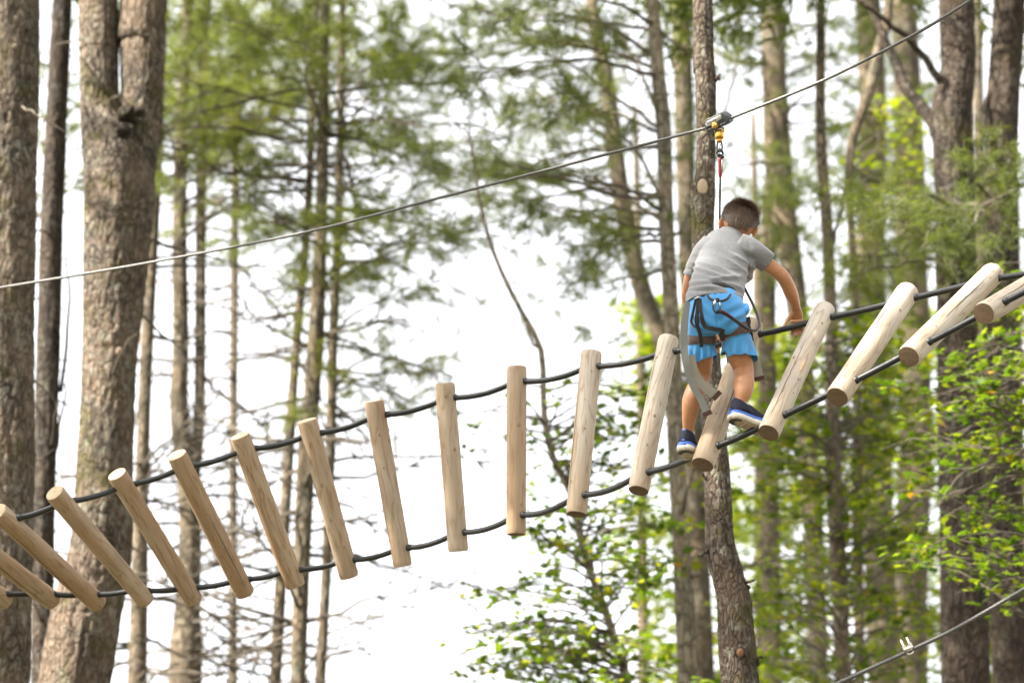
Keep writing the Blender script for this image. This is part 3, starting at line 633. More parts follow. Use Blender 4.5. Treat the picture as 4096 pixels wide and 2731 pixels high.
t.limb([(1915, 560), (1935, 470), (1945, 400), (1950, 340)], 10, 5, .1, m=M_TWIG); t.limb([(1940, 1290), (1990, 1230), (2060, 1190), (2150, 1110), (2260, 1050)], 9, 3, -.4, m=M_TWIG, twigs=5)
t.maple_zone(1650, 950, 2000, 1568, 66, (-1, 3), 30); t.maple_zone(1760, 700, 2150, 1000, 54, (-1, 3), 28); t.maple_zone(1950, 1000, 2170, 1568, 50, (-.8, 3), 30)
t.finish(single=280, mt=(.15, .96, 1.0))
t = T['r15'] = Tree('maple_tree', [(2042, 0, 22), (2022, 100, 25), (2000, 200, 25), (1975, 270, 23), (1956, 330, 21), (1950, 400, 19), (1955, 520, 18), (1965, 784, 20), (1975, 1568, 24)], 21.5, 'crooked sunlit slim stem curving up to the right', M_BARK_FAR, seed=18)
t.maple_zone(1990, 210, 2200, 480, 18, (-1, 3), 20); t.maple_zone(1680, 740, 2200, 1560, 85, (0, 5), 30, size=(.08, .14)); t.finish(mt=(.35, .93, .8))
t = T['r16'] = Tree('pine_tree', [(1993, 0, 58), (2004, 200, 62), (2005, 400, 62), (1998, 600, 66), (2010, 784, 64), (2015, 1100, 70), (2030, 1568, 72)], 26.5, 'blurred grey pine behind the crooked sunlit stem', M_BARK_FAR, seed=19)
t.pine_zone(1880, 330, 2080, 640, 26, (-3, 1.5), dens=.9); t.pine_zone(1850, 0, 2120, 260, 12, (-2, 2), dens=.7)
t = T['r17'] = Tree('pine_tree', [(2078, 60, 58), (2088, 300, 66), (2095, 600, 70), (2104, 784, 71), (2100, 1100, 76), (2090, 1400, 80), (2088, 1568, 82)], 27.5, 'blurred pale pine left of the thick dark trunk', M_BARK_FAR, seed=20)
T['r17'].pine_zone(1940, 330, 2200, 640, 22, (-3, 1)); T['r17'].pine_zone(1990, 60, 2180, 330, 10, (-2, 1), dens=.7); T['r13'].pine_zone(1640, 330, 1790, 720, 12, (-1.5, 2), dens=.6); T['r13'].pine_zone(1810, 80, 1990, 480, 16, (-1.5, 2), dens=.6); T['r13'].pine_zone(1640, 0, 1900, 110, 10, (-2, 2), dens=.7)
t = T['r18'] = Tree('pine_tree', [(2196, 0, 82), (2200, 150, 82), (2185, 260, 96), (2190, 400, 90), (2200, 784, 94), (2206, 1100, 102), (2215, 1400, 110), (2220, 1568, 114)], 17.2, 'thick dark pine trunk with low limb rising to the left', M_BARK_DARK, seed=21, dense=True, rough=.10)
t.limb([(2185, 210), (2150, 175), (2105, 110), (2050, 60), (1970, 0)], 20, 9, -.4, name='limb'); t.limb([(2175, 330), (2135, 270), (2085, 200), (2040, 110), (2000, 20)], 34, 16, .5, name='limb')
t.pine_zone(2040, 350, 2352, 640, 13, (-1.6, -.3), dens=.8, rise=(-60, 120)); t.pine_zone(1960, 420, 2120, 620, 6, (-1.2, 1.2), rise=(-40, 60))
t.limb([(2190, 590), (2120, 600), (2060, 610), (1990, 620)], 9, 3, -.8, m=M_TWIG, twigs=6); t.limb([(2160, 560), (2200, 520), (2260, 470), (2352, 430)], 9, 4, -.8, m=M_TWIG, twigs=6)
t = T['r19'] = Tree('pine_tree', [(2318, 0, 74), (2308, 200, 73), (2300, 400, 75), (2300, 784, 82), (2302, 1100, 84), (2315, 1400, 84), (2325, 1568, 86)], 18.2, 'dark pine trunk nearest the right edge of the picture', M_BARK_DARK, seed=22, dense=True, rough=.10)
t.limb([(2275, 180), (2265, 270), (2250, 360), (2238, 430)], 13, 7, -.3); t.pine_zone(2180, 300, 2380, 560, 5, (-1.2, .2), dens=.8)
t = T['r20'] = Tree('pine_tree', [(2243, 0, 24), (2250, 400, 26), (2256, 784, 28), (2262, 1568, 30)], 29.0, 'thin far pine in the gap between the two dark trunks', M_BARK_FAR, seed=23)
for k_ in ('l4', 'l5', 'l6', 'l7a', 'l7b', 'l7c', 'dark', 'c9', 'c10', 'r13', 'r13b', 'r16', 'r17', 'r18', 'r19'): T[k_].finish(tint=(.0, .8) if k_[0] != 'l' else (.05, .95))
# --- young maple outside the right edge, its boughs reach across the dark trunks
t = T['m_r'] = Tree('maple_tree', [(2440, 0, 26), (2440, 784, 34), (2450, 1568, 40)], 15.2, 'leafy maple boughs hanging in front of the two dark right trunks', M_BARK_FAR, H=13, seed=24)
t.maple_zone(2080, 800, 2352, 1080, 22, (-.6, .9), 26, rise=(-60, 160)); t.maple_zone(2040, 1040, 2352, 1330, 18, (-.6, .9), 24, rise=(-60, 200)); t.maple_zone(2280, 600, 2380, 900, 8, nl=22)
t.limb([(2420, 1130), (2350, 1090), (2280, 1060), (2210, 1080)], 7, 2, -.3, m=M_TWIG, twigs=3)
t.finish(single=300, mt=(.0, .8, 1.0))
# --- maples farther back, lower right
for i, (x, Y, zones) in enumerate(((1740, 31.0, [(1640, 760, 1900, 1568, 160)]), (2110, 33.0, [(1950, 700, 2300, 1568, 205)]), (1470, 30.0, [(1410, 690, 1570, 900, 34), (1420, 1100, 1660, 1568, 50)]), (2340, 30.0, [(2180, 620, 2380, 1568, 140)]))):
    t = Tree('maple_tree', [(x - 10, 300, 14), (x, 784, 20), (x + 8, 1568, 28)], Y, ['far leafy maple behind the lower mossy trunk', 'far leafy maple behind the right group of pines', 'far small maple left of the child, behind the brown pine', 'far leafy maple behind the right edge trunk'][i], M_BARK_FAR, H=17.5, seed=30 + i, group='leafy maples far behind')
    for (a, b, c, d, n_) in zones: t.maple_zone(a, b, c, d, n_, (-2.5, 2.5), 34, size=(.10, .17), reach=1.6)
    t.finish(mt=(.25, .95, .8))

# --- the crowns proper, over the picture
for k_, z0_, z1_, n_, R_ in (('edge', 11.8, 19, 46, 3.2), ('dark', 13.2, 19, 30, 2.4), ('fork', 12.2, 20, 56, 3.6), ('l4', 15, 19, 20, 2.0), ('l5', 15.5, 20, 30, 2.6), ('l7b', 14.5, 19, 26, 2.6), ('c9', 13, 19, 40, 3.0), ('c11', 16.5, 20, 24, 2.6),
                             ('r13', 17, 21, 26, 2.6), ('r16', 17.5, 21, 26, 2.8), ('r18', 12.2, 20, 56, 3.4), ('r19', 12.8, 20, 46, 3.2)):
    T[k_].high_crown(z0_, z1_, n_, R_)
# --- unseen pines added around the view so their crowns block and dapple the sun
def shade_pine(x, y, lab, seed, z0, n, R, H=19, dens=1.0):
    t = Tree.__new__(Tree); t.rng = rs(seed); t.Y = y; t.fol = Foliage(); t.bark = M_BARK; t.seed = seed; t.dense = False; t.rough = .05
    t.path = np.column_stack([np.linspace(x, x + .3, 40), np.full(40, y), np.linspace(-.1, H, 40), np.linspace(.2, .02, 40)]); t.origin = np.array([x, y, 0.0])
    t.root = empty('pine_tree', t.origin, lab, 'tree', 'unseen pines added for shade'); t.make_trunk(t.path, 'trunk'); t.high_crown(z0, H, n, R, dens)
    return t
OFF = [(-8.6, 12.2, 6.5, 26, 3.0), (-5.0, 6.2, 7.5, 140, 2.7), (-6.4, 8.8, 7.5, 120, 2.6), (-17.0, 17.5, 8.0, 110, 3.4), (-21.0, 12.0, 9.0, 110, 3.6), (-11.5, 6.4, 7.0, 130, 3.6), (-7.0, 4.6, 7.5, 100, 3.2), (-10.0, 1.0, 8.0, 110, 3.4), (-17.0, 5.0, 8.0, 120, 3.6), (-5.5, -1.0, 8.0, 90, 3.0), (7.5, 3.0, 7.0, 110, 3.6), (1.5, -7.0, 6.0, 110, 3.6), (10.5, 12.0, 6.0, 110, 3.6)]
for i, (x, y, z0_, n_, R_) in enumerate(OFF): shade_pine(x, y, 'tall unseen pine added outside the view, ' + ['front left', 'near left', 'close left', 'far left', 'farthest left', 'mid left', 'left of the camera', 'left behind the camera', 'wide left', 'just behind the camera on the left', 'right of the camera', 'straight behind the camera', 'beyond the right edge'][i] + ', to shade the scene', 60 + i, z0_, n_, R_, dens=2.6 if n_ < 40 else 1.0)

# ------------------------------------------------------------------ the twisting log bridge
DLOG = 0.105; LLOG = 8.42 * DLOG
WPX = [82, 81.5, 81, 81, 80, 79.5, 79, 79, 79.5, 80.5, 82, 84, 86.5, 89, 90, 91, 91.5, 92]
#        top end (px), bottom end (px), +1 if the top end lies farther away
LOGS = [((-395, 2120), (24, 2402), -1), ((-205, 2085), (212, 2403), -1), ((-8, 2045), (394, 2414), -1), ((218, 1969), (585, 2401), -1), ((467, 1895), (777, 2401), -1),
        ((707, 1818), (982, 2374), -1), ((959, 1742), (1182.5, 2340), -1), ((1228, 1680), (1397, 2307), -1), ((1495, 1603), (1612, 2262), -1), ((1780, 1534), (1833, 2204), 1),
        ((2067, 1468), (2064, 2137), 1), ((2366, 1410), (2305, 2056), 1), ((2675, 1356), (2554, 1962), 1), ((3010, 1296), (2811, 1858), 1), ((3302, 1234), (3074, 1731), 1),
        ((3632, 1166), (3349, 1588), 1), ((3974, 1092), (3635, 1426), 1), ((4270, 1056), (3935, 1254), 1)]
ANG = [44, 41.5, 38, 35, 28, 23, 15, 7, 2, 6, 14, 22, 31, 38, 43, 47, 50.5, 54]
LOGC = [(.40, .315, .225), (.40, .315, .225), (.41, .33, .245), (.405, .32, .235), (.39, .305, .22), (.39, .30, .21), (.40, .31, .22), (.415, .33, .245), (.42, .345, .27), (.425, .36, .285),
        (.42, .345, .265), (.475, .42, .35), (.49, .44, .375), (.49, .43, .355), (.53, .49, .43), (.53, .485, .42), (.51, .46, .385), (.49, .43, .35)]
ORD = ['first', 'second', 'third', 'fourth', 'fifth', 'sixth', 'seventh', 'eighth', 'ninth', 'tenth', 'eleventh', 'twelfth', 'thirteenth', 'fourteenth', 'fifteenth', 'sixteenth', 'seventeenth', 'eighteenth']
LOOK = ['barely showing at the lower left corner', 'cut by the left edge', 'top end at left edge', 'with pale round top end facing out', 'in front of the big forked pine', 'with orange stain near its pale top end',
        'steeply tilted, before three thin pines', 'leaning left, two ringed knots', 'slightly leaning left against white sky', 'almost upright, knots near its top', 'upright, alone against the white sky', 'leaning slightly right, pale lower half',
        'pale, just left of the child', 'behind the legs of the child, cracked lengthwise', 'with torn sliver, beside the child', 'whitish with wavy grain', 'with long black crack and dark cut end', 'cut by the right edge']
UP_W = np.array([0, 0, 1.0])
tops, bots, log_geo = [], [], []
for i, (pt, pb, sg) in enumerate(LOGS):
    zc = FPX * DLOG / WPX[i]; dz = sg * LLOG * math.sin(math.radians(ANG[i])) / 2
    A = P(*pt, zc + dz); B = P(*pb, zc - dz)
    mid = (A + B) / 2; ax = nrm(A - B); l = np.linalg.norm(A - B)
    log_geo.append((mid, ax, l)); tops.append(A - ax * LLOG * .095); bots.append(B + ax * LLOG * .10)
tops, bots = np.array(tops), np.array(bots)
def cable_path(C, sag0):
    """through every log, hanging a little between logs"""
    d = nrm(C[-1] - C[-2]); C = np.vstack([C, C[-1] + d * .55, C[-1] + d * 1.3]); d = nrm(C[0] - C[1]); C = np.vstack([C[0] + d * .6, C])
    out = []
    for i in range(len(C) - 1):
        a, b = C[i], C[i + 1]; L = np.linalg.norm(b - a); t = np.arange(24) / 24.0
        sag = .55 * sag0[min(max(i - 1, 0), len(sag0) - 1)] * L
        flat = np.clip((t - .12) / .76, 0, 1)
        out.append(a + (b - a) * t[:, None] - UP_W * (sag * 4 * flat * (1 - flat))[:, None])
    out.append(C[-1:]); return np.vstack(out)
SAG_T = [.05, .055, .055, .055, .06, .06, .07, .07, .075, .075, .075, .05, .03, .02, .015, .01, .01, .01]
SAG_B = [.03, .05, .055, .06, .06, .06, .07, .07, .075, .075, .08, .07, .04, .03, .01, .01, .01, .01]
for nm, C, sg_, lb in (('upper', tops, SAG_T, 'upper black sheathed cable threaded through the log tops, held by the child'), ('lower', bots, SAG_B, 'lower black sheathed cable through the log bottoms, under the child\'s shoes')):
    pth = cable_path(C, sg_)
    tag(MB().tube(pth, .0150, 18).obj('bridge_cable', M_SHEATH, None, pth[0]), lb, 'cable', 'cables of the log bridge')
    cab = COL.objects[-1] if False else [o for o in COL.objects if o.name.startswith('bridge_cable')][-1]
    for i in range(len(C)):
        nx = nrm(C[min(i + 1, len(C) - 1)] - C[max(i - 1, 0)]); k_ = int(np.argmin(np.linalg.norm(pth - (C[i] + nx * (DLOG / 2 + .008)), axis=1)))
        q = pth[k_]; tg = nrm(pth[min(k_ + 1, len(pth) - 1)] - pth[k_ - 1]); MB().tube(np.array([q - tg * .014, q - tg * .010, q + tg * .009, q + tg * .012]) - pth[0], np.array([.0150, .0178, .0178, .0152]), 18).obj('sleeve', M_SHEATH, cab)
    if nm == 'upper': UPPER = pth
    else: LOWER = pth

def log_mesh(l, seed):
    rng = rs(seed); ns, nr = 40, 56
    z = np.linspace(-l / 2, l / 2, nr); a = np.arange(ns) * 2 * math.pi / ns
    A, Z = np.meshgrid(a, z); r = DLOG / 2 * (1 + .012 * np.sin(A * 2 + rng.uniform(0, 6)) + .022 * fbm(np.stack([np.cos(A) * .8 + seed, np.sin(A) * .8, Z * 3], -1), seed) + .01 * fbm(np.stack([np.cos(A) * 3 + seed, np.sin(A) * 3, Z * 9], -1), seed + 1))
    r = r * (1 + .03 * (Z / l) * rng.choice([-1, 1])) * rng.uniform(.965, 1.035)
    e = np.minimum((l / 2 - np.abs(Z)) / .006, 1); r = r - .0035 * (1 - e)
    bow = .004 * np.cos(Z / l * math.pi)
    V = np.stack([r * np.cos(A) + bow, r * np.sin(A), Z], -1).reshape(-1, 3)
    i = np.arange(nr - 1)[:, None] * ns; j = np.arange(ns)[None]; j2 = (j + 1) % ns
    Q = np.stack([i + j, i + j2, i + ns + j2, i + ns + j], -1).reshape(-1, 4)
    caps = []
    for q, s_ in ((0, -1), (nr - 1, 1)):
        ring = V[q * ns:(q + 1) * ns].copy(); c = ring.mean(0); c2 = c.copy(); c2[2] += s_ * .0012
        caps.append((np.vstack([c2, c2 + (ring - c) * .55, ring * [1, 1, 1]]), s_))
    return V, Q, caps, r, bow
def log_frame(ax, seed):
    v = nrm(FWD - ax * np.dot(FWD, ax)); x = -v; y = np.cross(ax, x)          # +x of the log looks at the camera
    return np.column_stack([x, y, ax])
GRP = 'logs of the hanging bridge'
knots = {5: [(.3, -.33, 7), (-.2, .1, 5), (.35, .12, 6)], 6: [(.1, -.3, 5), (.2, .32, 5), (-.6, .05, 5)], 7: [(.1, .1, 9), (.15, -.12, 8), (-.3, -.3, 6)], 8: [(0, .3, 8), (.1, .1, 6)], 9: [(0, .42, 10), (.9, .30, 12), (-.35, .1, 9), (.8, -.12, 7)], 10: [(-.15, .14, 11), (-.4, -.33, 9), (-.5, -.37, 8), (.9, -.02, 5), (.8, -.1, 4)],
         11: [(-.1, .36, 5), (.2, .18, 4), (.0, .0, 6), (-.6, -.14, 4), (.7, -.32, 5)], 12: [(.7, .34, 8), (-.1, .34, 4), (.0, -.05, 8), (.1, -.24, 7)], 13: [(.4, -.2, 5), (.2, -.3, 4)], 14: [(-.1, .33, 7), (.8, .03, 8), (-.2, -.12, 6), (-.3, -.22, 4)], 15: [(-.1, .26, 8), (-.3, -.32, 5), (.5, -.4, 5), (.6, .0, 5)], 16: [(.1, .36, 6), (.3, -.25, 5)], 4: [(.5, .2, 5), (.2, -.2, 7)], 3: [(.1, -.2, 9), (.3, -.35, 5)], 2: [(.2, .2, 6)], 17: [(.4, .1, 6)]}
cracks = {4: (.9, -.4, .3), 5: (-.3, -.45, .1), 6: (.8, -.3, .45), 7: (.95, -.1, .48), 11: (.9, -.45, .3), 12: (.95, -.1, .45), 1: (.35, -.5, .5), 2: (.45, -.42, .40), 3: (1.15, -.5, .48), 8: (1.1, -.45, .4), 9: (1.25, -.48, .2), 10: (1.15, -.5, -.2), 13: (-.2, -.35, .45), 14: (.55, -.48, .2), 15: (.75, -.15, .45), 16: (.35, -.15, .45), 17: (.5, -.45, .3)}
for i, (mid, ax, l) in enumerate(log_geo):
    R_ = log_frame(ax, i); M4 = Matrix.Identity(4)
    root = empty('bridge_log', mid, 'round bare ' + ('pale' if i > 10 else 'tan') + ' bridge log, ' + ORD[i] + ' from left, ' + LOOK[i], 'log', GRP)
    root.rotation_mode = 'QUATERNION'; root.rotation_quaternion = Matrix(R_.tolist()).to_quaternion()
    V, Q, caps, rr, bow = log_mesh(l, 40 + i)
    o = obj('log_body', mesh_np('log_body', V, [Q]), M_WOOD, root); o.color = (*LOGC[i], 1)
    for Vc, s_ in caps:
        ns = 40; k1 = np.arange(ns); k2 = (k1 + 1) % ns
        Vc = np.vstack([Vc, Vc[41:81] * [0, 0, 1]])[:81]
        fan = np.stack([np.zeros(ns, int), 1 + k1, 1 + k2], -1); qd = np.stack([1 + k1, 41 + k1, 41 + k2, 1 + k2], -1)
        if s_ < 0: fan = fan[:, ::-1]; qd = qd[:, ::-1]
        obj('end_face', mesh_np('end_face', Vc, [fan, qd], False), M_END_DARK if (s_ < 0 and i >= 9) else M_END_PALE, root)
    for (u, v, px) in knots.get(i, []):
        th = -u * 1.35; zz = v * l; rad = rr[min(55, max(0, int(round((zz + l / 2) / l * 55)))), int(round((th % (2 * math.pi)) / (2 * math.pi) * 40)) % 40] + .0012; c = np.array([math.cos(th) * rad + .004 * math.cos(zz / l * math.pi), math.sin(th) * rad, zz]); n_ = nrm([math.cos(th), math.sin(th), 0]); tg = np.array([-math.sin(th), math.cos(th), 0])
        sz = px * .0011; MB().ell(c - n_ * .0022, (tg, UP_W, n_), (sz * .8, sz * 1.15, .0035), 14, 8).obj('knot', M_KNOT, root)
    if i in cracks:
        u, v0, v1 = cracks[i]; n_ = 40; zz = np.linspace(v0, v1, n_) * l; th = -u * 1.2 + .10 * vnoise(np.stack([zz * 6, zz * 0 + i, zz * 0], -1), i) + .03 * vnoise(np.stack([zz * 40, zz * 0 + i, zz * 0], -1), i)
        rad = np.interp(zz, np.linspace(-l / 2, l / 2, 56), rr[:, 0]) + .0004; wd = .0017 * np.sin(np.linspace(0.15, math.pi - .15, n_)) * (1.5 if i == 16 else 1) / rad
        pl = np.stack([rad * np.cos(th - wd) + .004, rad * np.sin(th - wd), zz], -1); pr = np.stack([rad * np.cos(th + wd) + .004, rad * np.sin(th + wd), zz], -1)
        # follow the real (uneven) surface
        ai = lambda an: (np.round((an % (2 * math.pi)) / (2 * math.pi) * 40).astype(int) % 40)
        zi = np.clip(np.round((zz + l / 2) / l * 55).astype(int), 0, 55)
        for ar, an in ((pl, th - wd), (pr, th + wd)):
            rq = rr[zi, ai(an)] + .0013; ar[:, 0] = rq * np.cos(an) + bow[zi, 0]; ar[:, 1] = rq * np.sin(an)
        Vv = np.vstack([pl, pr]); k_ = np.arange(n_ - 1); obj('crack', mesh_np('crack', Vv, [np.stack([k_, k_ + 1, n_ + k_ + 1, n_ + k_], -1)]), M_CRACK, root)
    if i == 14:   # the torn sliver
        c = np.array([DLOG / 2 - .001, -.004, -.02]); Vs = np.array([[0, -.006, .05], [.004, .008, .045], [.007, .012, 0], [.003, .010, -.045], [.001, -.004, -.03], [.005, 0, 0]]) + c
        obj('torn_sliver', mesh_np('torn_sliver', Vs, [np.array([[0, 5, 1], [1, 5, 2], [2, 5, 3], [3, 5, 4], [4, 5, 0]])], False), simple('raw_wood', (.62, .42, .24), .8, var=.3, scale=90), root)

# ------------------------------------------------------------------ wire ropes
def wire_rope(path, r, pitch, name, label, lobes=6, sides=24):
    path = catmull(path, int(np.linalg.norm(np.diff(path, axis=0), axis=1).sum() / (pitch / 9)))
    t, n, b = frames(path); L = np.r_[0, np.cumsum(np.linalg.norm(np.diff(path, axis=0), axis=1))]
    a = np.arange(sides) * 2 * math.pi / sides; ph = a[None] - 2 * math.pi * L[:, None] / (pitch * lobes)
    rr = r * (0.80 + .20 * np.abs(np.cos(ph * lobes / 2)))
    V = path[:, None] + rr[..., None] * (np.cos(a)[None, :, None] * n[:, None] + np.sin(a)[None, :, None] * b[:, None])
    m = len(path); i = np.arange(m - 1)[:, None] * sides; j = np.arange(sides)[None]; j2 = (j + 1) % sides
    Q = np.stack([i + j, i + j2, i + sides + j2, i + sides + j], -1).reshape(-1, 4)
    return tag(obj(name, mesh_np(name, V.reshape(-1, 3) - path[0], [Q]), M_STEEL, None, path[0]), label, 'cable')
def G(x, y, d): return P(x * S0, y * S0, d)
zl = np.array([G(-60, 669, 14.2), G(0, 661, 14.0), G(350, 602, 13.45), G(700, 534, 12.9), G(1000, 457, 12.45), G(1300, 379, 12.05), G(1620, 295, 11.7), G(1650, 284, 11.66), G(1690, 267, 11.62), G(1900, 181, 11.35), G(2100, 80, 11.1), G(2225, 4, 10.9), G(2300, -45, 10.8)])
wire_rope(zl, .0078, .021, 'safety_cable', 'long grey steel wire rope crossing the picture, carrying the pulley')
lw = np.array([G(1840, 1608, 10.9), G(1925, 1568, 10.9), G(2090, 1493, 10.85), G(2200, 1440, 10.8), G(2352, 1352, 10.7), G(2420, 1310, 10.6)])
wire_rope(lw, .0092, .019, 'guy_cable', 'short steel wire rope in the lower right corner')
# U-bolt clamp on the guy cable
c = G(2089, 1493, 10.85); ax_ = nrm(lw[3] - lw[2]); up_ = nrm(np.cross(np.cross(ax_, UPV + RGT * .28), ax_)); dp = np.cross(ax_, up_)
root = empty('wire_rope_clamp', c, 'bright u-bolt clamp fixed on the lower right wire rope', 'clamp')
MB().box(up_ * .011, (ax_, up_, dp), (.021, .007, .016)).box(up_ * .004, (ax_, up_, dp), (.016, .007, .012)).obj('saddle', M_ZINC, root)
ub = []
for s_ in (-1, 1):
    off = ax_ * s_ * .014 - dp * s_ * .003
    MB().tube(np.array([off - up_ * .006, off + up_ * .058]), .0048, 12).obj('bolt', M_ZINC, root)
    a = np.arange(6) * math.pi / 3; 
    MB().tube(np.array([off + up_ * .019, off + up_ * .029]), .0092, 6).obj('nut', M_ZINC, root, smooth=False)
th = np.linspace(0, math.pi, 14); bow = np.array([ax_ * math.cos(q) * .014 - up_ * (.004 + math.sin(q) * .012) - dp * math.cos(q) * .003 for q in th])
MB().tube(bow, .0048, 10).obj('u_bow', M_ZINC, root)

# ------------------------------------------------------------------ the child
Z0 = 11.40; PX = Z0 / FPX
def B(x, y, d): return P(x, y, Z0 + d)
def remesh(mb, voxel, it=6, fac=.5, name='tmp'):
    me = mb.mesh(name); o = bpy.data.objects.new(name, me); COL.objects.link(o)
    m = o.modifiers.new('r', 'REMESH'); m.mode = 'VOXEL'; m.voxel_size = voxel; m.use_smooth_shade = True
    if it: s_ = o.modifiers.new('s', 'SMOOTH'); s_.iterations = it; s_.factor = fac
    dg = bpy.context.evaluated_depsgraph_get(); dg.update(); e = o.evaluated_get(dg)
    out = bpy.data.meshes.new_from_object(e); bpy.data.objects.remove(o); bpy.data.meshes.remove(me); return out
def loft(mb, pts, n=40, sides=28, cap=True, m=0, roll=0.0):
    """pts: x, y, depth offset, half width px, half depth px"""
    a_ = np.array([[*B(p[0], p[1], p[2]), p[3] * PX, (p[4] if len(p) > 4 else p[3]) * PX] for p in pts])
    q = catmull(a_, n); c = q[:, :3]; t = np.gradient(c, axis=0); t /= np.linalg.norm(t, axis=1)[:, None]
    b1 = np.cross(t, FWD); b1 /= np.maximum(np.linalg.norm(b1, axis=1), 1e-6)[:, None]; b2 = np.cross(b1, t)
    a = np.arange(sides) * 2 * math.pi / sides + roll
    V = c[:, None] + np.cos(a)[None, :, None] * (b1 * q[:, 3:4])[:, None] + np.sin(a)[None, :, None] * (b2 * q[:, 4:5])[:, None]
    V = V.reshape(-1, 3); i = np.arange(n - 1)[:, None] * sides; j = np.arange(sides)[None]; j2 = (j + 1) % sides
    F = [np.stack([i + j, i + sides + j, i + sides + j2, i + j2], -1).reshape(-1, 4)]
    if cap:
        V = np.vstack([V, c[:1], c[-1:]]); k = np.arange(sides); k2 = (k + 1) % sides
        F.append(np.vstack([np.stack([np.full(sides, n * sides), k, k2], -1), np.stack([np.full(sides, n * sides + 1), (n - 1) * sides + k2, (n - 1) * sides + k], -1)]))
    mb.add(V, F, m); return mb
def fabric(name, col, fine=900, heather=0.0, rough=.85, sheen=.3, bmp=.15):
    m, nt, b = mat(name); v = tc(nt); n = noise(nt, v, fine, 2); n2 = noise(nt, tc(nt, 'Object', (1, 1, 2.6)), fine * .22, 4, .7)
    lo = tuple(c * (1 - heather) for c in col); hi = tuple(min(1, c * (1 + heather)) for c in col)
    c = ramp(nt, n2, [(.3, lo), (.7, hi)]).outputs[0]; c = mixc(nt, .25, c, ramp(nt, n, [(.3, tuple(a * .75 for a in col)), (.7, tuple(min(1, a * 1.2) for a in col))]).outputs[0])
    nt.links.new(c, b.inputs['Base Color']); b.inputs['Roughness'].default_value = rough; b.inputs['Sheen Weight'].default_value = sheen
    b.inputs['Specular IOR Level'].default_value = .25; bump(nt, b, n, bmp, .001); return m
ms, nt, b_ = mat('skin'); sv = tc(nt); sn1 = noise(nt, sv, 60, 4); sn2 = noise(nt, sv, 900, 3)
nt.links.new(ramp(nt, sn1, [(.3, (.345, .158, .075)), (.7, (.415, .20, .10))]).outputs[0], b_.inputs['Base Color']); b_.inputs['Roughness'].default_value = .46
b_.inputs['Subsurface Weight'].default_value = .12; b_.inputs['Subsurface Radius'].default_value = (.012, .005, .003); b_.inputs['Subsurface Scale'].default_value = .6; bump(nt, b_, sn2, .12, .001)
M_SKIN = ms
M_SHIRT = fabric('heather_grey_jersey', (.165, .165, .171), 420, .34)
M_SHORTS = fabric('sky_blue_polyester', (.062, .27, .57), 500, .04, .55, .2, .06)
M_SHORTS_IN = fabric('blue_hem', (.04, .15, .42), 500, .04, .6)
M_HAIR = simple('brown_hair', (.075, .049, .035), .42, var=.45, scale=140, spec=.5)
M_BAND = fabric('brown_padded_webbing', (.085, .055, .045), 400, .15); M_WEB = fabric('black_webbing', (.012, .012, .013), 500, .1, .6)
M_GREY = fabric('grey_webbing', (.20, .20, .19), 600, .12, .7, bmp=.3); M_TAN = fabric('tan_grey_webbing', (.24, .22, .18), 600, .12, .7, bmp=.3)
M_TIP = fabric('dark_brown_stitching', (.07, .035, .025), 500, .3); M_ORANGE = simple('orange_thread', (.5, .13, .03), .7)
M_ROPE = fabric('black_braided_rope', (.014, .013, .016), 260, .5, .55, bmp=.6)

child = empty('person', B(2850, 1800, -.2), 'child in grey shirt, blue shorts and harness, seen from behind, stepping across the logs', 'person')
co = np.array(child.location)
def part(name, mb_or_me, mats, parent=None, smooth=True):
    if name in ('webbing_strap', 'buckle_strap', 'strap_tip'): smooth = False
    if isinstance(mb_or_me, MB): return mb_or_me.obj(name, mats, parent or child, co, smooth) if False else obj(name, mesh_np(name, np.vstack(mb_or_me.V) - co, mb_or_me.F, smooth), mats, parent or child)
    me = mb_or_me; n = len(me.vertices); v = np.empty(n * 3, np.float32); me.vertices.foreach_get('co', v); v = v.reshape(-1, 3) - co; me.vertices.foreach_set('co', v.astype(np.float32).ravel())
    me.name = name; me.polygons.foreach_set('use_smooth', np.ones(len(me.polygons), dtype=bool)); me.update(); return obj(name, me, mats, parent or child)

# body: one continuous skin
bd = MB()
loft(bd, [(2862, 1325, -.20, 70, 60), (2862, 1280, -.20, 92, 72), (2862, 1190, -.13, 80, 58), (2882, 1080, -.02, 82, 58), (2902, 1005, .07, 76, 46), (2918, 970, .12, 46, 40), (2932, 942, .15, 36, 38), (2942, 915, .165, 35, 38)], 50)
HC = B(2957, 891, .185); HU = nrm(.25 * RGT + .90 * UPV + .36 * FWD); HR = nrm(RGT * .95 - UPV * .255 + FWD * -.08); HR = nrm(HR - HU * np.dot(HR, HU)); HF = np.cross(HU, HR)
if np.dot(HF, FWD) < 0: HF = -HF
def H(r, f, u): return HC + HR * r + HF * f + HU * u
bd.ell(HC, (HR, HF, HU), (.076, .090, .084), 32, 22)
bd.ell(H(0, .048, -.045), (HR, HF, HU), (.058, .052, .065), 24, 16); bd.ell(H(0, .06, -.088), (HR, HF, HU), (.03, .03, .022), 16, 10)          # jaw, chin
bd.ell(H(0, .102, -.03), (HR, HF, HU), (.011, .014, .02), 12, 8); bd.ell(H(0, .093, -.066), (HR, HF, HU), (.02, .009, .006), 12, 8)         # nose, lips
for s_ in (-1, 1):
    e0 = H(s_ * .077, -.004, -.028); ea = nrm(HR * s_ * .75 - HF * .5); eb = np.cross(HU, ea)
    bd.ell(e0 + ea * .008, (eb, ea, HU), (.0065, .017, .028), 16, 12); bd.ell(e0 + ea * .004 - HU * .018, (eb, ea, HU), (.006, .010, .012), 12, 8)
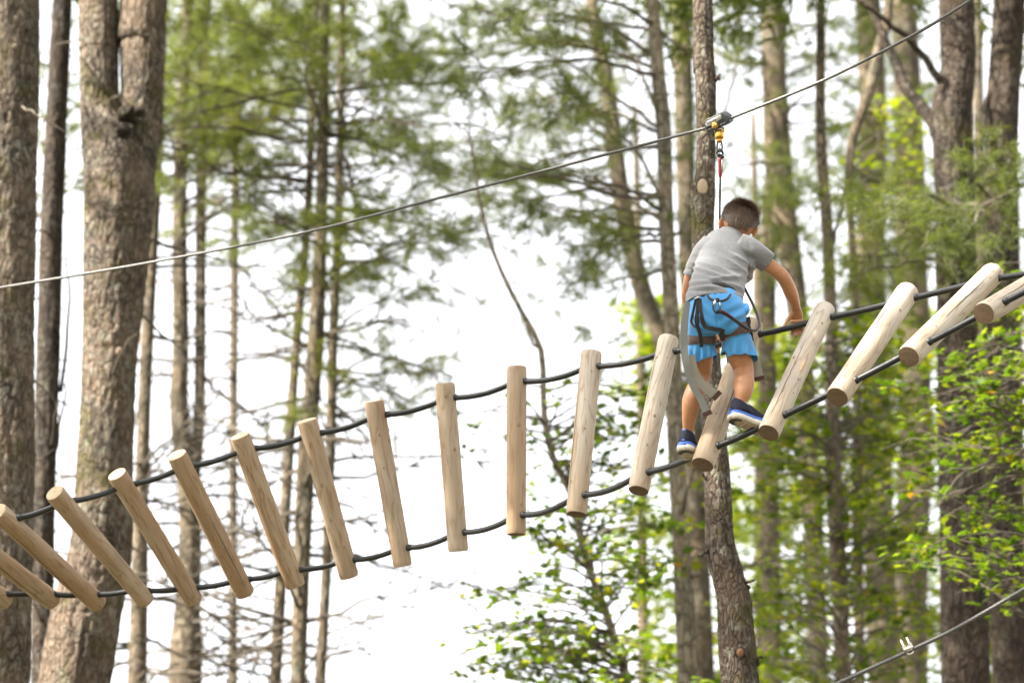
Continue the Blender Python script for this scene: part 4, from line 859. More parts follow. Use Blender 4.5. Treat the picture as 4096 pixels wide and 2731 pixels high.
# right arm (to the right in the picture) and hand on the cable
loft(bd, [(2980, 1003, .06, 32, 32), (3030, 1030, .06, 31, 32), (3085, 1068, .075, 30, 31), (3128, 1103, .09, 28, 29), (3148, 1135, .12, 28, 28), (3163, 1170, .155, 28, 28), (3178, 1210, .20, 22, 21), (3184, 1234, .222, 19, 16)], 44)
loft(bd, [(3183, 1228, .218, 19, 15), (3186, 1248, .232, 23, 14), (3188, 1268, .243, 25, 13), (3189, 1292, .252, 24, 11)], 16, 20)
# left arm: down past the hip, forearm hidden in front of the body, hand between the legs
loft(bd, [(2822, 1008, .05, 32, 32), (2790, 1052, .055, 31, 32), (2766, 1108, .07, 29, 30), (2755, 1160, .10, 27, 28), (2753, 1195, .13, 26, 26), (2775, 1255, .23, 26, 25), (2815, 1310, .33, 23, 21), (2845, 1338, .385, 18, 16)], 44)
loft(bd, [(2842, 1335, .385, 18, 15), (2855, 1350, .40, 20, 13), (2862, 1366, .412, 20, 12)], 14, 20)
# legs
loft(bd, [(2808, 1290, -.20, 56, 58), (2806, 1400, -.17, 48, 50), (2810, 1478, -.125, 38, 40), (2803, 1515, -.125, 36, 38), (2780, 1570, -.16, 40, 42), (2766, 1610, -.175, 38, 39), (2758, 1660, -.165, 30, 31), (2753, 1708, -.145, 23, 25), (2754, 1748, -.135, 25, 28)], 60)
loft(bd, [(2918, 1290, -.20, 58, 60), (2948, 1395, -.19, 50, 52), (2972, 1470, -.18, 42, 44), (2975, 1505, -.21, 40, 42), (2976, 1540, -.25, 41, 42), (2973, 1572, -.275, 35, 36), (2967, 1602, -.285, 26, 27), (2966, 1634, -.29, 25, 27)], 60)
# fingers
yc = lambda x: float(np.interp(x, *zip(*sorted([(2048 + np.dot(q - CAM, RGT) / depth_of(q) * FPX, 1365.5 - np.dot(q - CAM, UPV) / depth_of(q) * FPX) for q in UPPER]))))
zc = lambda x: float(np.interp(x, *zip(*sorted([(2048 + np.dot(q - CAM, RGT) / depth_of(q) * FPX, depth_of(q) - Z0) for q in UPPER]))))
def grip(xs, tips, y_b, r, lean=0.0):
    for k, (x, (tx, ty)) in enumerate(zip(xs, tips)):
        c_y, c_z = yc(x), zc(x)
        loft(bd, [(x, y_b, c_z + .024, r, r), (x + lean, c_y - 13, c_z + .031, r, r), (x + lean, c_y + 6, c_z + .030, r * .97, r * .97), ((x + tx) / 2, c_y + 18, c_z + .022, r * .92, r * .92), (tx, ty, c_z + .006, r * .72, r * .72)], 18, 14)
yR = yc(3188)
grip([3169, 3182, 3195, 3207], [(3166, yR + 36), (3184, yR + 42), (3198, yR + 38), (3212, yR + 26)], yR - 22, 7.6)
loft(bd, [(3172, 1246, .225, 11, 10), (3160, 1268, .218, 9.5, 9.5), (3148, 1286, .212, 8.5, 8.5), (3136, yc(3136) - 9, zc(3136) - .008, 6.5, 6.5)], 18, 14)
yL = yc(2862)
grip([2850, 2860, 2870], [(2858, yL + 34), (2868, yL + 37), (2876, yL + 30)], yL - 16, 7.0)
loft(bd, [(2848, yL - 26, zc(2850) + .02, 10, 9), (2842, yL - 12, zc(2850) - .004, 8, 8), (2846, yL + 2, zc(2850) - .02, 7, 7)], 12, 12)
loft(bd, [(2868, yL - 24, zc(2868) + .018, 8, 8), (2880, yL - 8, zc(2868) + .024, 7.5, 7.5), (2882, yL + 12, zc(2868) + .02, 7, 7)], 12, 12)
part('body', remesh(bd, .0036, 5, .5), M_SKIN)
M_EYE = simple('eye', (.7, .68, .65), .2, var=.05); M_IRIS = simple('iris', (.05, .025, .012), .15, var=.2)
for s_ in (-1, 1):
    e = part('eye', MB().ell(H(s_ * .031, .082, -.005), (HR, HF, HU), (.011, .009, .008), 14, 10), M_EYE); obj('iris', mesh_np('iris', np.vstack(MB().ell(H(s_ * .031, .089, -.005), (HR, HF, HU), (.005, .004, .005), 10, 8).V) - co, MB().ell((0, 0, 0), (HR, HF, HU), (1, 1, 1), 10, 8).F), M_IRIS, e)
part('mouth', MB().ell(H(0, .1005, -.066), (HR, HF, HU), (.016, .002, .0025), 12, 6), simple('lip', (.35, .11, .08), .5))

# hair: a close cap and short strands
hr = MB().ell(H(0, -.004, .006), (HR, HF, HU), (.081, .092, .085), 64, 44)
V = hr.V[0]; loc = (V - H(0, -.004, .006)); r_, f_, u_ = loc @ HR / .083, loc @ HF / .094, loc @ HU / .088
def hairy(r_, f_, u_):
    lim = np.where(f_ < -.15, -.70 + .20 * np.abs(r_) ** 2, -.70 + 1.05 * np.clip((f_ + .15) / .45, 0, 1))
    lim = np.where((np.abs(r_) > .60) & (f_ > -.62), np.maximum(lim, -.12 - .30 * np.clip((-f_ - .25) / .37, 0, 1)), lim)
    lim = np.where(f_ > .3, .35 + .2 * (f_ - .3), lim); return u_ > lim
keep = hairy(r_, f_, u_); V += (loc / np.linalg.norm(loc, axis=1)[:, None]) * (.004 * fbm(V * 55, 4)[:, None] + np.where(keep, 0, -.014)[:, None])
Q = hr.F[0][0]; Q = Q[keep[Q].sum(1) >= 2]
hair = part('hair', _h0 := MB().add(V, [Q]), M_HAIR)
rng = rs(77); ns_ = 15000
dd = rng.normal(size=(ns_ * 2, 3)); dd /= np.linalg.norm(dd, axis=1)[:, None]; dd = dd[hairy(dd[:, 0], dd[:, 1], dd[:, 2])][:ns_]
nrmv = dd[:, 0:1] * HR + dd[:, 1:2] * HF + dd[:, 2:3] * HU; roots = H(0, -.004, .006) + dd[:, 0:1] * .083 * HR + dd[:, 1:2] * .094 * HF + dd[:, 2:3] * .088 * HU
wh = np.array([.1, -.25, .96]); fl = dd - wh; fl -= dd * (fl * dd).sum(1)[:, None]; fl /= np.maximum(np.linalg.norm(fl, axis=1), .05)[:, None]
flw = fl[:, 0:1] * HR + fl[:, 1:2] * HF + fl[:, 2:3] * HU
topn = np.clip(dd[:, 2:3], 0, 1); Ls = (.015 + .020 * topn) * rng.uniform(.6, 1.25, (len(dd), 1))
d1 = flw * (.95 - .35 * topn) + nrmv * (.22 + .55 * topn) + rng.normal(size=nrmv.shape) * .20 + .12 * np.stack([fbm(roots * 30 + k, 20 + k) for k in range(3)], 1) * 2; d1 /= np.linalg.norm(d1, axis=1)[:, None]
d2 = d1 - nrmv * .30 + rng.normal(size=d1.shape) * .1; d2 /= np.linalg.norm(d2, axis=1)[:, None]
p1 = roots + d1 * Ls * .5; p2 = p1 + d2 * Ls * .5; wv = np.cross(d1, nrmv + rng.normal(size=d1.shape) * .3); wv /= np.linalg.norm(wv, axis=1)[:, None]; w0 = .0011
SV = np.stack([roots - nrmv * .002 - wv * w0, roots - nrmv * .002 + wv * w0, p1 - wv * w0 * .8, p1 + wv * w0 * .8, p2 - wv * w0 * .15, p2 + wv * w0 * .15], 1).reshape(-1, 3) - co
k6 = np.arange(len(dd))[:, None] * 6
mh, nth, bh = mat('hair_strand'); at_ = nth.nodes.new('ShaderNodeAttribute'); at_.attribute_name = 'tint'
nth.links.new(ramp(nth, at_.outputs['Fac'], [(0, (.034, .020, .013)), (.6, (.125, .078, .050)), (1, (.23, .15, .10))]).outputs[0], bh.inputs['Base Color']); bh.inputs['Roughness'].default_value = .38
mes = mesh_np('strands', SV, [np.vstack([k6 + [0, 1, 3, 2], k6 + [2, 3, 5, 4]])]); av = mes.attributes.new('tint', 'FLOAT', 'POINT'); av.data.foreach_set('value', np.repeat(rng.rand(len(dd)), 6).astype(np.float32))
obj('hair_strands', mes, mh, hair, kind='stuff')

# clothes
def cut(me, planes, solid=.0022):
    bm = bmesh.new(); bm.from_mesh(me)
    for (c, n_, rad) in planes:
        c = Vector(c); n_ = Vector(n_)
        fs = [f for f in bm.faces if rad is None or (f.calc_center_median() - c).length < rad]
        g = list({v for f in fs for v in f.verts}) + list({e for f in fs for e in f.edges}) + fs
        bmesh.ops.bisect_plane(bm, geom=g, plane_co=c, plane_no=n_, clear_outer=True)
    loose = [v for v in bm.verts if not v.link_faces]; bmesh.ops.delete(bm, geom=loose, context='VERTS')
    # keep the biggest island
    bm.verts.ensure_lookup_table(); seen = set(); best = []
    for v in bm.verts:
        if v in seen: continue
        st = [v]; comp = []; seen.add(v)
        while st:
            a = st.pop(); comp.append(a)
            for e in a.link_edges:
                b = e.other_vert(a)
                if b not in seen: seen.add(b); st.append(b)
        if len(comp) > len(best): best = comp
    keepset = set(best); bmesh.ops.delete(bm, geom=[v for v in bm.verts if v not in keepset], context='VERTS')
    bm.to_mesh(me); bm.free(); return me
def pix(V):
    v = V - CAM; d = v @ FWD; return 2048 + (v @ RGT) / d * FPX, 1365.5 - (v @ UPV) / d * FPX, d - Z0
def displace(me, fn):
    n = len(me.vertices); v = np.empty(n * 3, np.float32); me.vertices.foreach_get('co', v); v = v.reshape(-1, 3).astype(float)
    no = np.empty(n * 3, np.float32); me.vertices.foreach_get('normal', no); no = no.reshape(-1, 3)
    x, y, d = pix(v); v = v + no * fn(x, y, d)[:, None]; me.vertices.foreach_set('co', v.astype(np.float32).ravel()); me.update(); return me
def plane3(a, b, c, toward):
    a, b, c = B(*a), B(*b), B(*c); n_ = nrm(np.cross(b - a, c - a)); t = B(*toward) - a
    return (a + b + c) / 3, n_ if np.dot(n_, t) > 0 else -n_
def gauss(q, w): return np.exp(-(q / w) ** 2)
# shirt
sh = MB()
loft(sh, [(2846, 1262, -.20, 106, 82), (2852, 1205, -.165, 105, 82), (2866, 1145, -.10, 104, 80), (2882, 1085, -.025, 100, 76), (2894, 1030, .04, 101, 71), (2908, 985, .09, 92, 58), (2922, 957, .13, 66, 48), (2936, 930, .16, 44, 42), (2945, 905, .17, 42, 42)], 60, 40)
loft(sh, [(2955, 985, .07, 54, 48), (3005, 1003, .06, 50, 49), (3050, 1035, .062, 43, 44), (3090, 1068, .075, 37, 38), (3118, 1092, .085, 36, 37)], 30, 28)
loft(sh, [(2850, 985, .07, 54, 48), (2815, 1015, .055, 46, 44), (2788, 1060, .055, 38, 38), (2765, 1115, .07, 35, 36), (2755, 1150, .085, 34, 36)], 30, 28)
sh.ell(B(2996, 1048, .055), (RGT, FWD, UPV), (30 * PX, .05, 34 * PX), 16, 12); sh.ell(B(2962, 1070, .10), (RGT, FWD, UPV), (50 * PX, .075, 62 * PX), 20, 14); sh.ell(B(2935, 1120, .05), (RGT, FWD, UPV), (46 * PX, .08, 50 * PX), 20, 14)
me = remesh(sh, .0042, 7, .5)
def shirt_w(x, y, d):
    u = x - 2870; low = np.clip((y - 1000) / 140, 0, 1)
    s1 = y - .10 * u - .0009 * u * u
    q = np.stack([u * .0065, s1 * .034, d * 2], -1); f = 1 - np.abs(fbm(q, 3, 2)) * 1.9; a = .0042 * (.2 + .9 * low) * f
    s2 = y - .62 * u; q2 = np.stack([(u + y * .6) * .006, s2 * .022, d * 2 + 9], -1); f2 = 1 - np.abs(vnoise(q2, 8)) * 2.0
    a = a + .0052 * f2 * np.clip((u + 20) / 90, 0, 1) * np.clip((y - 985) / 60, 0, 1)
    for (y0, k, c0, w, am, xm, xw) in [(q[0], q[1], q[2], q[3], q[4] * 1.35, q[5], q[6]) for q in ((1056, .22, .0012, 9, .006, 2815, 45), (1088, .34, .0006, 10, .007, 2835, 60), (1112, -.06, .0012, 8, .006, 2900, 60), (1132, .42, .0006, 9, .007, 2900, 70), (1150, .02, .0010, 8, .005, 2830, 55), (1080, -.9, 0, 12, .007, 2985, 30))]:
        am = am * np.clip(.55 + .9 * vnoise(np.stack([x * .012 + y0, y * .012, d * 3], -1), 21), .05, 1.4)
        a = a + am * gauss(y - y0 - k * (x - xm) - c0 * (x - xm) ** 2, w) * gauss(x - xm, xw) - am * .6 * gauss(y - y0 - 15 - k * (x - xm) - c0 * (x - xm) ** 2, w) * gauss(x - xm, xw)
    a = a - .0012 * gauss(np.hypot(0, x - 3000 - .1 * (y - 1000)), 4) * (y < 1080) * (y > 960)       # sleeve seam
    return a
me = displace(me, lambda x, y, d: 1.75 * shirt_w(x, y, d))
hc, hn = plane3((2745, 1222, -.17), (2850, 1174, -.262), (2962, 1203, -.17), (2850, 1300, -.2))
cr = nrm(B(3118, 1092, .085) - B(3050, 1035, .062)); cl = nrm(B(2755, 1150, .085) - B(2788, 1060, .055))
nkc = B(2930, 941, .158); nkn = nrm(B(2945, 905, .17) - B(2922, 957, .13))
me = cut(me, [(hc, hn, .30), (B(3069, 1052, .068), nrm(cr + RGT * .15), .075), (B(2770, 1102, .066), cl, .065), (nkc, nkn, .10)])
o = part('shirt', me, M_SHIRT); so = o.modifiers.new('thickness', 'SOLIDIFY'); so.thickness = .0028; so.offset = -1
# shorts
st = MB()
loft(st, [(2864, 1135, -.10, 82, 62), (2863, 1175, -.145, 92, 70), (2864, 1225, -.185, 112, 84), (2868, 1270, -.20, 119, 90), (2866, 1312, -.20, 112, 86), (2864, 1335, -.20, 90, 74)], 40, 40)
loft(st, [(2812, 1280, -.20, 62, 66), (2808, 1325, -.195, 58, 60), (2806, 1358, -.19, 50, 52), (2806, 1395, -.185, 56, 58), (2812, 1440, -.175, 62, 62), (2816, 1500, -.165, 66, 66)], 40, 32)
loft(st, [(2915, 1265, -.20, 70, 68), (2930, 1300, -.20, 64, 62), (2938, 1325, -.20, 57, 58), (2948, 1365, -.20, 61, 62), (2957, 1420, -.20, 65, 66), (2968, 1480, -.20, 70, 70)], 40, 32)
st.ell(B(2985, 1238, -.20), (RGT, FWD, UPV), (14 * PX, .05, 30 * PX), 16, 10)
me = remesh(st, .0040, 6, .5)
def shorts_w(x, y, d):
    q = np.stack([x * .018, y * .016, d * 4], -1); a = .0035 * fbm(q, 12, 2)
    wl = gauss(x - 2806, 60) * np.clip((y - 1375) / 50, 0, 1); a = a + wl * .0075 * np.sin(x * .24 + 1.2 * vnoise(np.stack([x * .02, y * .02, d], -1), 2))
    wr = np.clip((y - 1360) / 50, 0, 1) * (x > 2880); a = a + wr * .006 * np.sin(x * .15 + .8)
    s_ = y + .45 * (x - 2930); a = a + .006 * np.sin(s_ * .11 + 2 * vnoise(np.stack([x * .015, y * .015, d], -1), 5)) * gauss(x - 2945, 55) * gauss(y - 1265, 45)
    s_ = y - .55 * (x - 2800); a = a + .004 * np.sin(s_ * .12) * gauss(x - 2800, 45) * gauss(y - 1290, 45)
    a = a - .0035 * gauss(x - 2866 - .06 * (y - 1250), 3.5) * (y < 1330); return a
me = displace(me, lambda x, y, d: 1.5 * shorts_w(x, y, d))
lc, ln_ = plane3((2762, 1470, -.17), (2852, 1436, -.16), (2805, 1440, -.25), (2815, 1600, -.15)); rc, rn = plane3((2895, 1440, -.19), (3018, 1436, -.19), (2950, 1418, -.27), (2960, 1600, -.2))
me = cut(me, [(lc, ln_, .125), (rc, rn, .125), (B(2864, 1150, -.12), UPV, .2)])
shorts = part('shorts', me, M_SHORTS); so = shorts.modifiers.new('thickness', 'SOLIDIFY'); so.thickness = .003; so.offset = -1

# shoes
def shoe(hx, toe, up, label):
    """hx: heel bottom centre (world), toe and up directions"""
    T_ = nrm(toe); U_ = nrm(up - T_ * np.dot(up, T_)); W_ = np.cross(T_, U_); Ln = .196
    def L_(t, w, u): return hx + (T_ * t + W_ * w + U_ * u) * 1.3
    tt = np.linspace(0, 1, 30); half = .031 * (1 + .0 * tt); half = np.interp(tt, [0, .03, .08, .2, .42, .62, .75, .88, .96, 1], [.012, .022, .028, .031, .030, .037, .040, .034, .021, .008])
    bend = .012 * np.clip((tt - .7) / .3, 0, 1) ** 2
    def slab(u0, u1, grow, nm, m, par=None, t0=0, t1=1):
        mb = MB(); vs = []; sel = (tt >= t0) & (tt <= t1); q = tt[sel]; hh = half[sel] * grow; bb = bend[sel]
        prof = [(-.97, u0), (-1, u0 + (u1 - u0) * .3), (-1, u0 + (u1 - u0) * .75), (-.95, u1), (.95, u1), (1, u0 + (u1 - u0) * .75), (1, u0 + (u1 - u0) * .3), (.97, u0)]
        for t, h_, b in zip(q, hh, bb): vs += [L_(-.008 * (grow - 1) * 0 + t * Ln, w * h_ + .004 * math.sin(t * 3), u + b) for w, u in prof]
        n, s_ = len(q), 8; i = np.arange(n - 1)[:, None] * s_; j = np.arange(s_)[None]; j2 = (j + 1) % s_
        F = [np.stack([i + j, i + s_ + j, i + s_ + j2, i + j2], -1).reshape(-1, 4), np.array([list(range(8)), [(n - 1) * s_ + k for k in range(7, -1, -1)]])]
        mb.add(np.array(vs), F); return part(nm, mb, m, par)
    # upper
    mb = MB(); vs = []; ring = 18; a = np.linspace(0, math.pi, ring)
    hu = np.interp(tt, [0, .04, .12, .3, .42, .55, .75, .9, 1], [.050, .064, .068, .062, .058, .048, .034, .025, .012]); lean = np.interp(tt, [0, .2, 1], [-.0, 0, 0])
    for t, h_, hh, b in zip(tt, half, hu, bend):
        for q in a: vs.append(L_(.003 + t * (Ln - .006), math.cos(q) * (h_ * (.97 - .18 * math.sin(q))), .020 + b * .6 + (math.sin(q) ** .75) * hh))
    n = len(tt); i = np.arange(n - 1)[:, None] * ring; j = np.arange(ring - 1)[None]
    F = [np.stack([i + j, i + j + 1, i + ring + j + 1, i + ring + j], -1).reshape(-1, 4)[:, ::-1], np.array([list(range(ring)), [(n - 1) * ring + k for k in range(ring - 1, -1, -1)]])]
    mb.add(np.array(vs), F)
    sh_ = part('shoe', mb, M_NAVY); sh_['label'] = label
    slab(.012, .026, 1.06, 'accent_strip', M_BLUE, sh_); slab(.0, .016, 1.10, 'midsole', M_WHITE, sh_); slab(-.005, .002, 1.05, 'outsole', M_SOLE, sh_)
    # dark horseshoe at the heel of the sole
    vs = []; n = 18
    for k in range(n):
        an = math.pi * k / (n - 1); vs += [L_(.036 - .030 * math.sin(an), math.cos(an) * .029, -.0065), L_(.042 - .016 * math.sin(an), math.cos(an) * .0165, -.0065)]
    k = np.arange(n - 1) * 2; part('heel_tread', MB().add(np.array(vs), [np.stack([k, k + 1, k + 3, k + 2], -1)]), M_DARKSOLE, sh_, False)
    for q in range(9):                                                        # tread bars of the sole
        t = .062 + q * .0125
        h_ = np.interp(t / Ln, tt, half) * .92; b = np.interp(t / Ln, tt, bend)
        part('tread_bar', MB().box(L_(t, .003, -.006 + b), (T_, W_, U_), (.0032, h_, .0022)), M_SOLE2, sh_, False)
    part('heel_tab', MB().add([L_(-.001, -.006, .03), L_(-.001, .006, .03), L_(.001, -.0055, .055), L_(.001, .0055, .055), L_(.004, -.005, .078), L_(.004, .005, .078)], [np.array([[0, 2, 3, 1], [2, 4, 5, 3]])]), M_BLUE, sh_)
    # collar and dial
    th = np.arange(28) * 2 * math.pi / 28; rows = []
    for (u, ct, rt, rw) in ((.036, .050, .052, .033), (.050, .046, .047, .0315), (.060, .043, .041, .0295), (.066, .041, .037, .0275), (.068, .041, .034, .025), (.063, .041, .031, .023)):
        rows.append(np.array([L_(ct + math.cos(q) * rt, math.sin(q) * rw, u + .010 * math.cos(q + math.pi) * (u > .055)) for q in th]))
    nr_ = len(rows); i_ = np.arange(nr_ - 1)[:, None] * 28; j_ = np.arange(28)[None]; j2_ = (j_ + 1) % 28
    part('collar', MB().add(np.vstack(rows), [np.stack([i_ + j_, i_ + j2_, i_ + 28 + j2_, i_ + 28 + j_], -1).reshape(-1, 4)]), M_NAVY, sh_)
    part('lace_dial', MB().tube(np.array([L_(.088, -.022, .060), L_(.089, -.030, .066)]), .0105, 18), M_DIAL, sh_)
    for q in range(4): part('lace', MB().tube(np.array([L_(.092 + q * .011, w, .066 - q * .0055 - abs(w) * .35) for w in np.linspace(-.024, .024, 7)]), .0014, 6), M_DIAL, sh_)
    part('logo', MB().box(L_(.050, -.0295, .058), (T_, U_, W_), (.011, .002, .0006)), M_BLUE, sh_, False)
    return L_
M_NAVY = fabric('navy_mesh', (.014, .015, .030), 500, .35, .7, 0.0, bmp=.4); M_BLUE = simple('blue_rubber', (.035, .12, .46), .4, var=.15)
M_WHITE = simple('white_foam', (.55, .53, .49), .5, var=.08, scale=50); M_SOLE = simple('tan_sole', (.36, .30, .215), .75, var=.28, scale=70, bmp=.3); M_SOLE2 = simple('worn_tan_tread', (.38, .31, .215), .8, var=.25, scale=60)
M_DARKSOLE = simple('dark_sole_rubber', (.035, .033, .034), .6, var=.3); M_DIAL = simple('black_plastic', (.02, .02, .022), .3)
M_SOCK = fabric('white_sock', (.48, .46, .43), 400, .1)
def tw(r, u, f): return RGT * r + UPV * u + FWD * f
shoe(B(2916, 1669, -.350), tw(.86, -.36, .36), tw(.30, .80, .52), 'navy and blue trainer on the right foot, sole showing')
shoe(B(2731, 1792, -.222), tw(.40, -.42, .80), tw(.10, .86, .50), 'navy and blue trainer on the left foot, heel towards the viewer')
for (x, y, d, x2, y2, d2) in ((2967, 1608, -.286, 2966, 1626, -.288), (2753, 1722, -.142, 2753, 1742, -.138)):
    mb = MB(); loft(mb, [(x, y, d, 26.5, 27), ((x + x2) / 2, (y + y2) / 2, (d + d2) / 2, 27, 28), (x2, y2, d2, 26, 28)], 14, 26, False); part('sock', mb, M_SOCK)

# harness: belt, two leg loops, webbing
def ribbon(pts, w, th=.002, n=40, twist=None):
    """pts: x, y, d ; w in px"""
    c = catmull(np.array([B(*p[:3]) for p in pts]), n); t = np.gradient(c, axis=0); t /= np.linalg.norm(t, axis=1)[:, None]
    l = np.cross(t, FWD); l /= np.maximum(np.linalg.norm(l, axis=1), 1e-6)[:, None]; nn = np.cross(l, t)
    if twist is not None:
        a = np.interp(np.linspace(0, 1, n), np.linspace(0, 1, len(twist)), np.radians(twist))[:, None]; l, nn = l * np.cos(a) + nn * np.sin(a), nn * np.cos(a) - l * np.sin(a)
    ws = np.broadcast_to(np.interp(np.linspace(0, 1, n), np.linspace(0, 1, np.size(w)), np.atleast_1d(w)), (n,))[:, None] * PX / 2
    V = np.stack([c - l * ws - nn * th / 2, c + l * ws - nn * th / 2, c + l * ws + nn * th / 2, c - l * ws + nn * th / 2], 1).reshape(-1, 3)
    i = np.arange(n - 1)[:, None] * 4; j = np.arange(4)[None]; j2 = (j + 1) % 4
    return MB().add(V, [np.stack([i + j, i + 4 + j, i + 4 + j2, i + j2], -1).reshape(-1, 4), np.array([[0, 1, 2, 3], [(n - 1) * 4 + k for k in (3, 2, 1, 0)]])])
def band(c, axis, rx, rz, h, name, m, par, n=48, th=.004, tilt=None):
    c = B(*c); ax = nrm(axis); b1 = nrm(np.cross(ax, FWD)); b2 = np.cross(b1, ax); a = np.arange(n) * 2 * math.pi / n; V = []
    for (hh, gr) in ((-h / 2, 0), (-h / 2 * .9, th), (0, th * 1.3), (h / 2 * .9, th), (h / 2, 0)):
        V.append(c + ax * hh * PX + np.cos(a)[:, None] * b1 * (rx * PX + gr) + np.sin(a)[:, None] * b2 * (rz * PX + gr))
    V = np.vstack(V); i = np.arange(4)[:, None] * n; j = np.arange(n)[None]; j2 = (j + 1) % n
    return part(name, MB().add(V, [np.stack([i + j, i + j2, i + n + j2, i + n + j], -1).reshape(-1, 4)]), m, par)
harn = band((2863, 1172, -.14), tw(.02, .93, .36), 98, 76, 30, 'harness', M_WEB, child)
harn['label'] = 'black waist belt of the climbing harness under the shirt hem'
lp = band((2806, 1360, -.19), tw(.0, .98, .1), 53, 56, 42, 'leg_loop', M_BAND, harn); lp2 = band((2938, 1324, -.20), tw(-.26, .95, .12), 61, 62, 44, 'leg_loop', M_BAND, harn)
for (c_, ax_, rx, rz) in (((2944, 1342, -.20), tw(-.26, .95, .12), 61.5, 62.5),):
    for hh in (-2.4, 2.4): band((c_[0], c_[1] + hh, c_[2]), ax_, rx + 3.2, rz + 3.2, 1.5, 'stitching', M_ORANGE, harn, th=.0008)
part('webbing_strap', ribbon([(2752, 1205, -.24), (2738, 1290, -.27), (2736, 1380, -.28), (2744, 1450, -.285), (2766, 1530, -.275), (2800, 1590, -.27), (2828, 1652, -.27)], [22, 29, 31, 28, 26, 26, 29], n=60, twist=[20, 8, 14, -18, 6, -10, 8]), M_GREY, harn)['label'] = 'long grey webbing tail hanging at the left leg'
part('webbing_strap', ribbon([(2760, 1420, -.25), (2772, 1475, -.26), (2800, 1528, -.255), (2840, 1562, -.25), (2868, 1582, -.25)], [38, 38, 38, 38, 36], n=40, twist=[0, 10, 20, 10, 0]), M_TAN, harn)['label'] = 'tan webbing tail crossing before the log'
part('webbing_strap', ribbon([(3010, 1345, -.16), (3016, 1400, -.15), (3026, 1460, -.15), (3036, 1512, -.16)], [12, 26, 34, 38], n=30, twist=[50, 30, 10, 0]), M_TAN, harn)['label'] = 'tan webbing tail behind the right knee'
for p_, w_ in (([(2824, 1645, -.272), (2832, 1662, -.272)], 38), ([(2860, 1575, -.253), (2874, 1588, -.253)], 42), ([(3035, 1505, -.162), (3039, 1522, -.162)], 40)): part('strap_tip', ribbon(p_, w_, .006, 6), M_TIP, harn)
for pts_, w_ in (([(2795, 1192, -.285), (2790, 1240, -.30), (2786, 1290, -.305), (2800, 1335, -.295), (2806, 1388, -.27)], 15), ([(2784, 1195, -.28), (2770, 1260, -.285), (2766, 1290, -.285), (2784, 1308, -.30), (2792, 1285, -.31), (2790, 1250, -.31)], 10),
                 ([(2800, 1195, -.285), (2806, 1260, -.31), (2818, 1303, -.31), (2850, 1315, -.315), (2888, 1320, -.31)], [12, 13, 17, 17, 15]), ([(2890, 1316, -.31), (2888, 1340, -.30), (2893, 1362, -.29)], 18), ([(2992, 1268, -.24), (2993, 1300, -.24), (3002, 1335, -.22), (3010, 1365, -.20)], [14, 16, 17, 10]), ([(2986, 1330, -.26), (2998, 1290, -.25), (2994, 1266, -.25)], 10)):
    part('buckle_strap', ribbon(pts_, w_, .003, 30), M_WEB, harn)
part('buckle', MB().tube(np.array([B(2778, 1196, -.285), B(2790, 1190, -.288), B(2800, 1186, -.288)]), .0035, 10), M_BOLT, harn)
part('buckle', MB().ell(B(2812, 1182, -.285), (RGT, FWD, UPV), (10 * PX, .008, 6 * PX), 14, 8), M_DIAL, harn)
part('gear_loop', MB().tube(catmull(np.array([B(2828, 1176, -.275), B(2838, 1192, -.30), B(2858, 1202, -.315), (B(2885, 1204, -.315)), B(2908, 1196, -.305), B(2922, 1178, -.28)]), 30), .0062, 10), M_WEB, harn)
cb = catmull(np.array([B(2866, 1194, -.325), B(2858, 1204, -.33), B(2852, 1226, -.335), B(2858, 1246, -.335), B(2872, 1253, -.33), B(2880, 1242, -.325), B(2879, 1212, -.322), B(2874, 1196, -.322), B(2866, 1194, -.325)]), 50)
car = part('carabiner', MB().tube(cb, .0042, 10), M_DIAL, harn)
part('gate', MB().tube(np.array([B(2862, 1200, -.331), B(2855, 1222, -.337)]), .0052, 12), M_BOLT, harn)
part('gate', MB().tube(np.array([B(2880, 1232, -.327), B(2879, 1208, -.325)]), .0030, 8), M_BOLT, harn)
# lanyard round the hip
lan = np.array([B(2866, 1243, -.332), B(2884, 1247, -.335), B(2912, 1262, -.335), B(2945, 1284, -.335), B(2975, 1306, -.33), B(3003, 1320, -.315), B(3026, 1319, -.285), B(3037, 1298, -.25), B(3030, 1262, -.19), B(3010, 1215, -.11), B(2990, 1175, -.04), B(2972, 1145, .02), B(2950, 1150, .08)])
lc_ = catmull(lan, 120); root = empty('hip_lanyard', lc_[0], 'short black rope looped from the back carabiner round the right hip', 'rope')
ofs = lc_[0]; MB().tube(lc_ - ofs, .0066, 14).obj('rope', M_ROPE, root)
MB().tube(lc_[2:30] - ofs, .0088, 14).obj('sewn_sleeve', M_ROPE, root); rr_ = ribbon([(2886, 1240, -.346), (2912, 1256, -.347), (2930, 1268, -.346)], 6, .001, 12); rr_.V[0] = rr_.V[0] - ofs; rr_.obj('red_mark', simple('dark_red_print', (.11, .015, .015), .7), root)

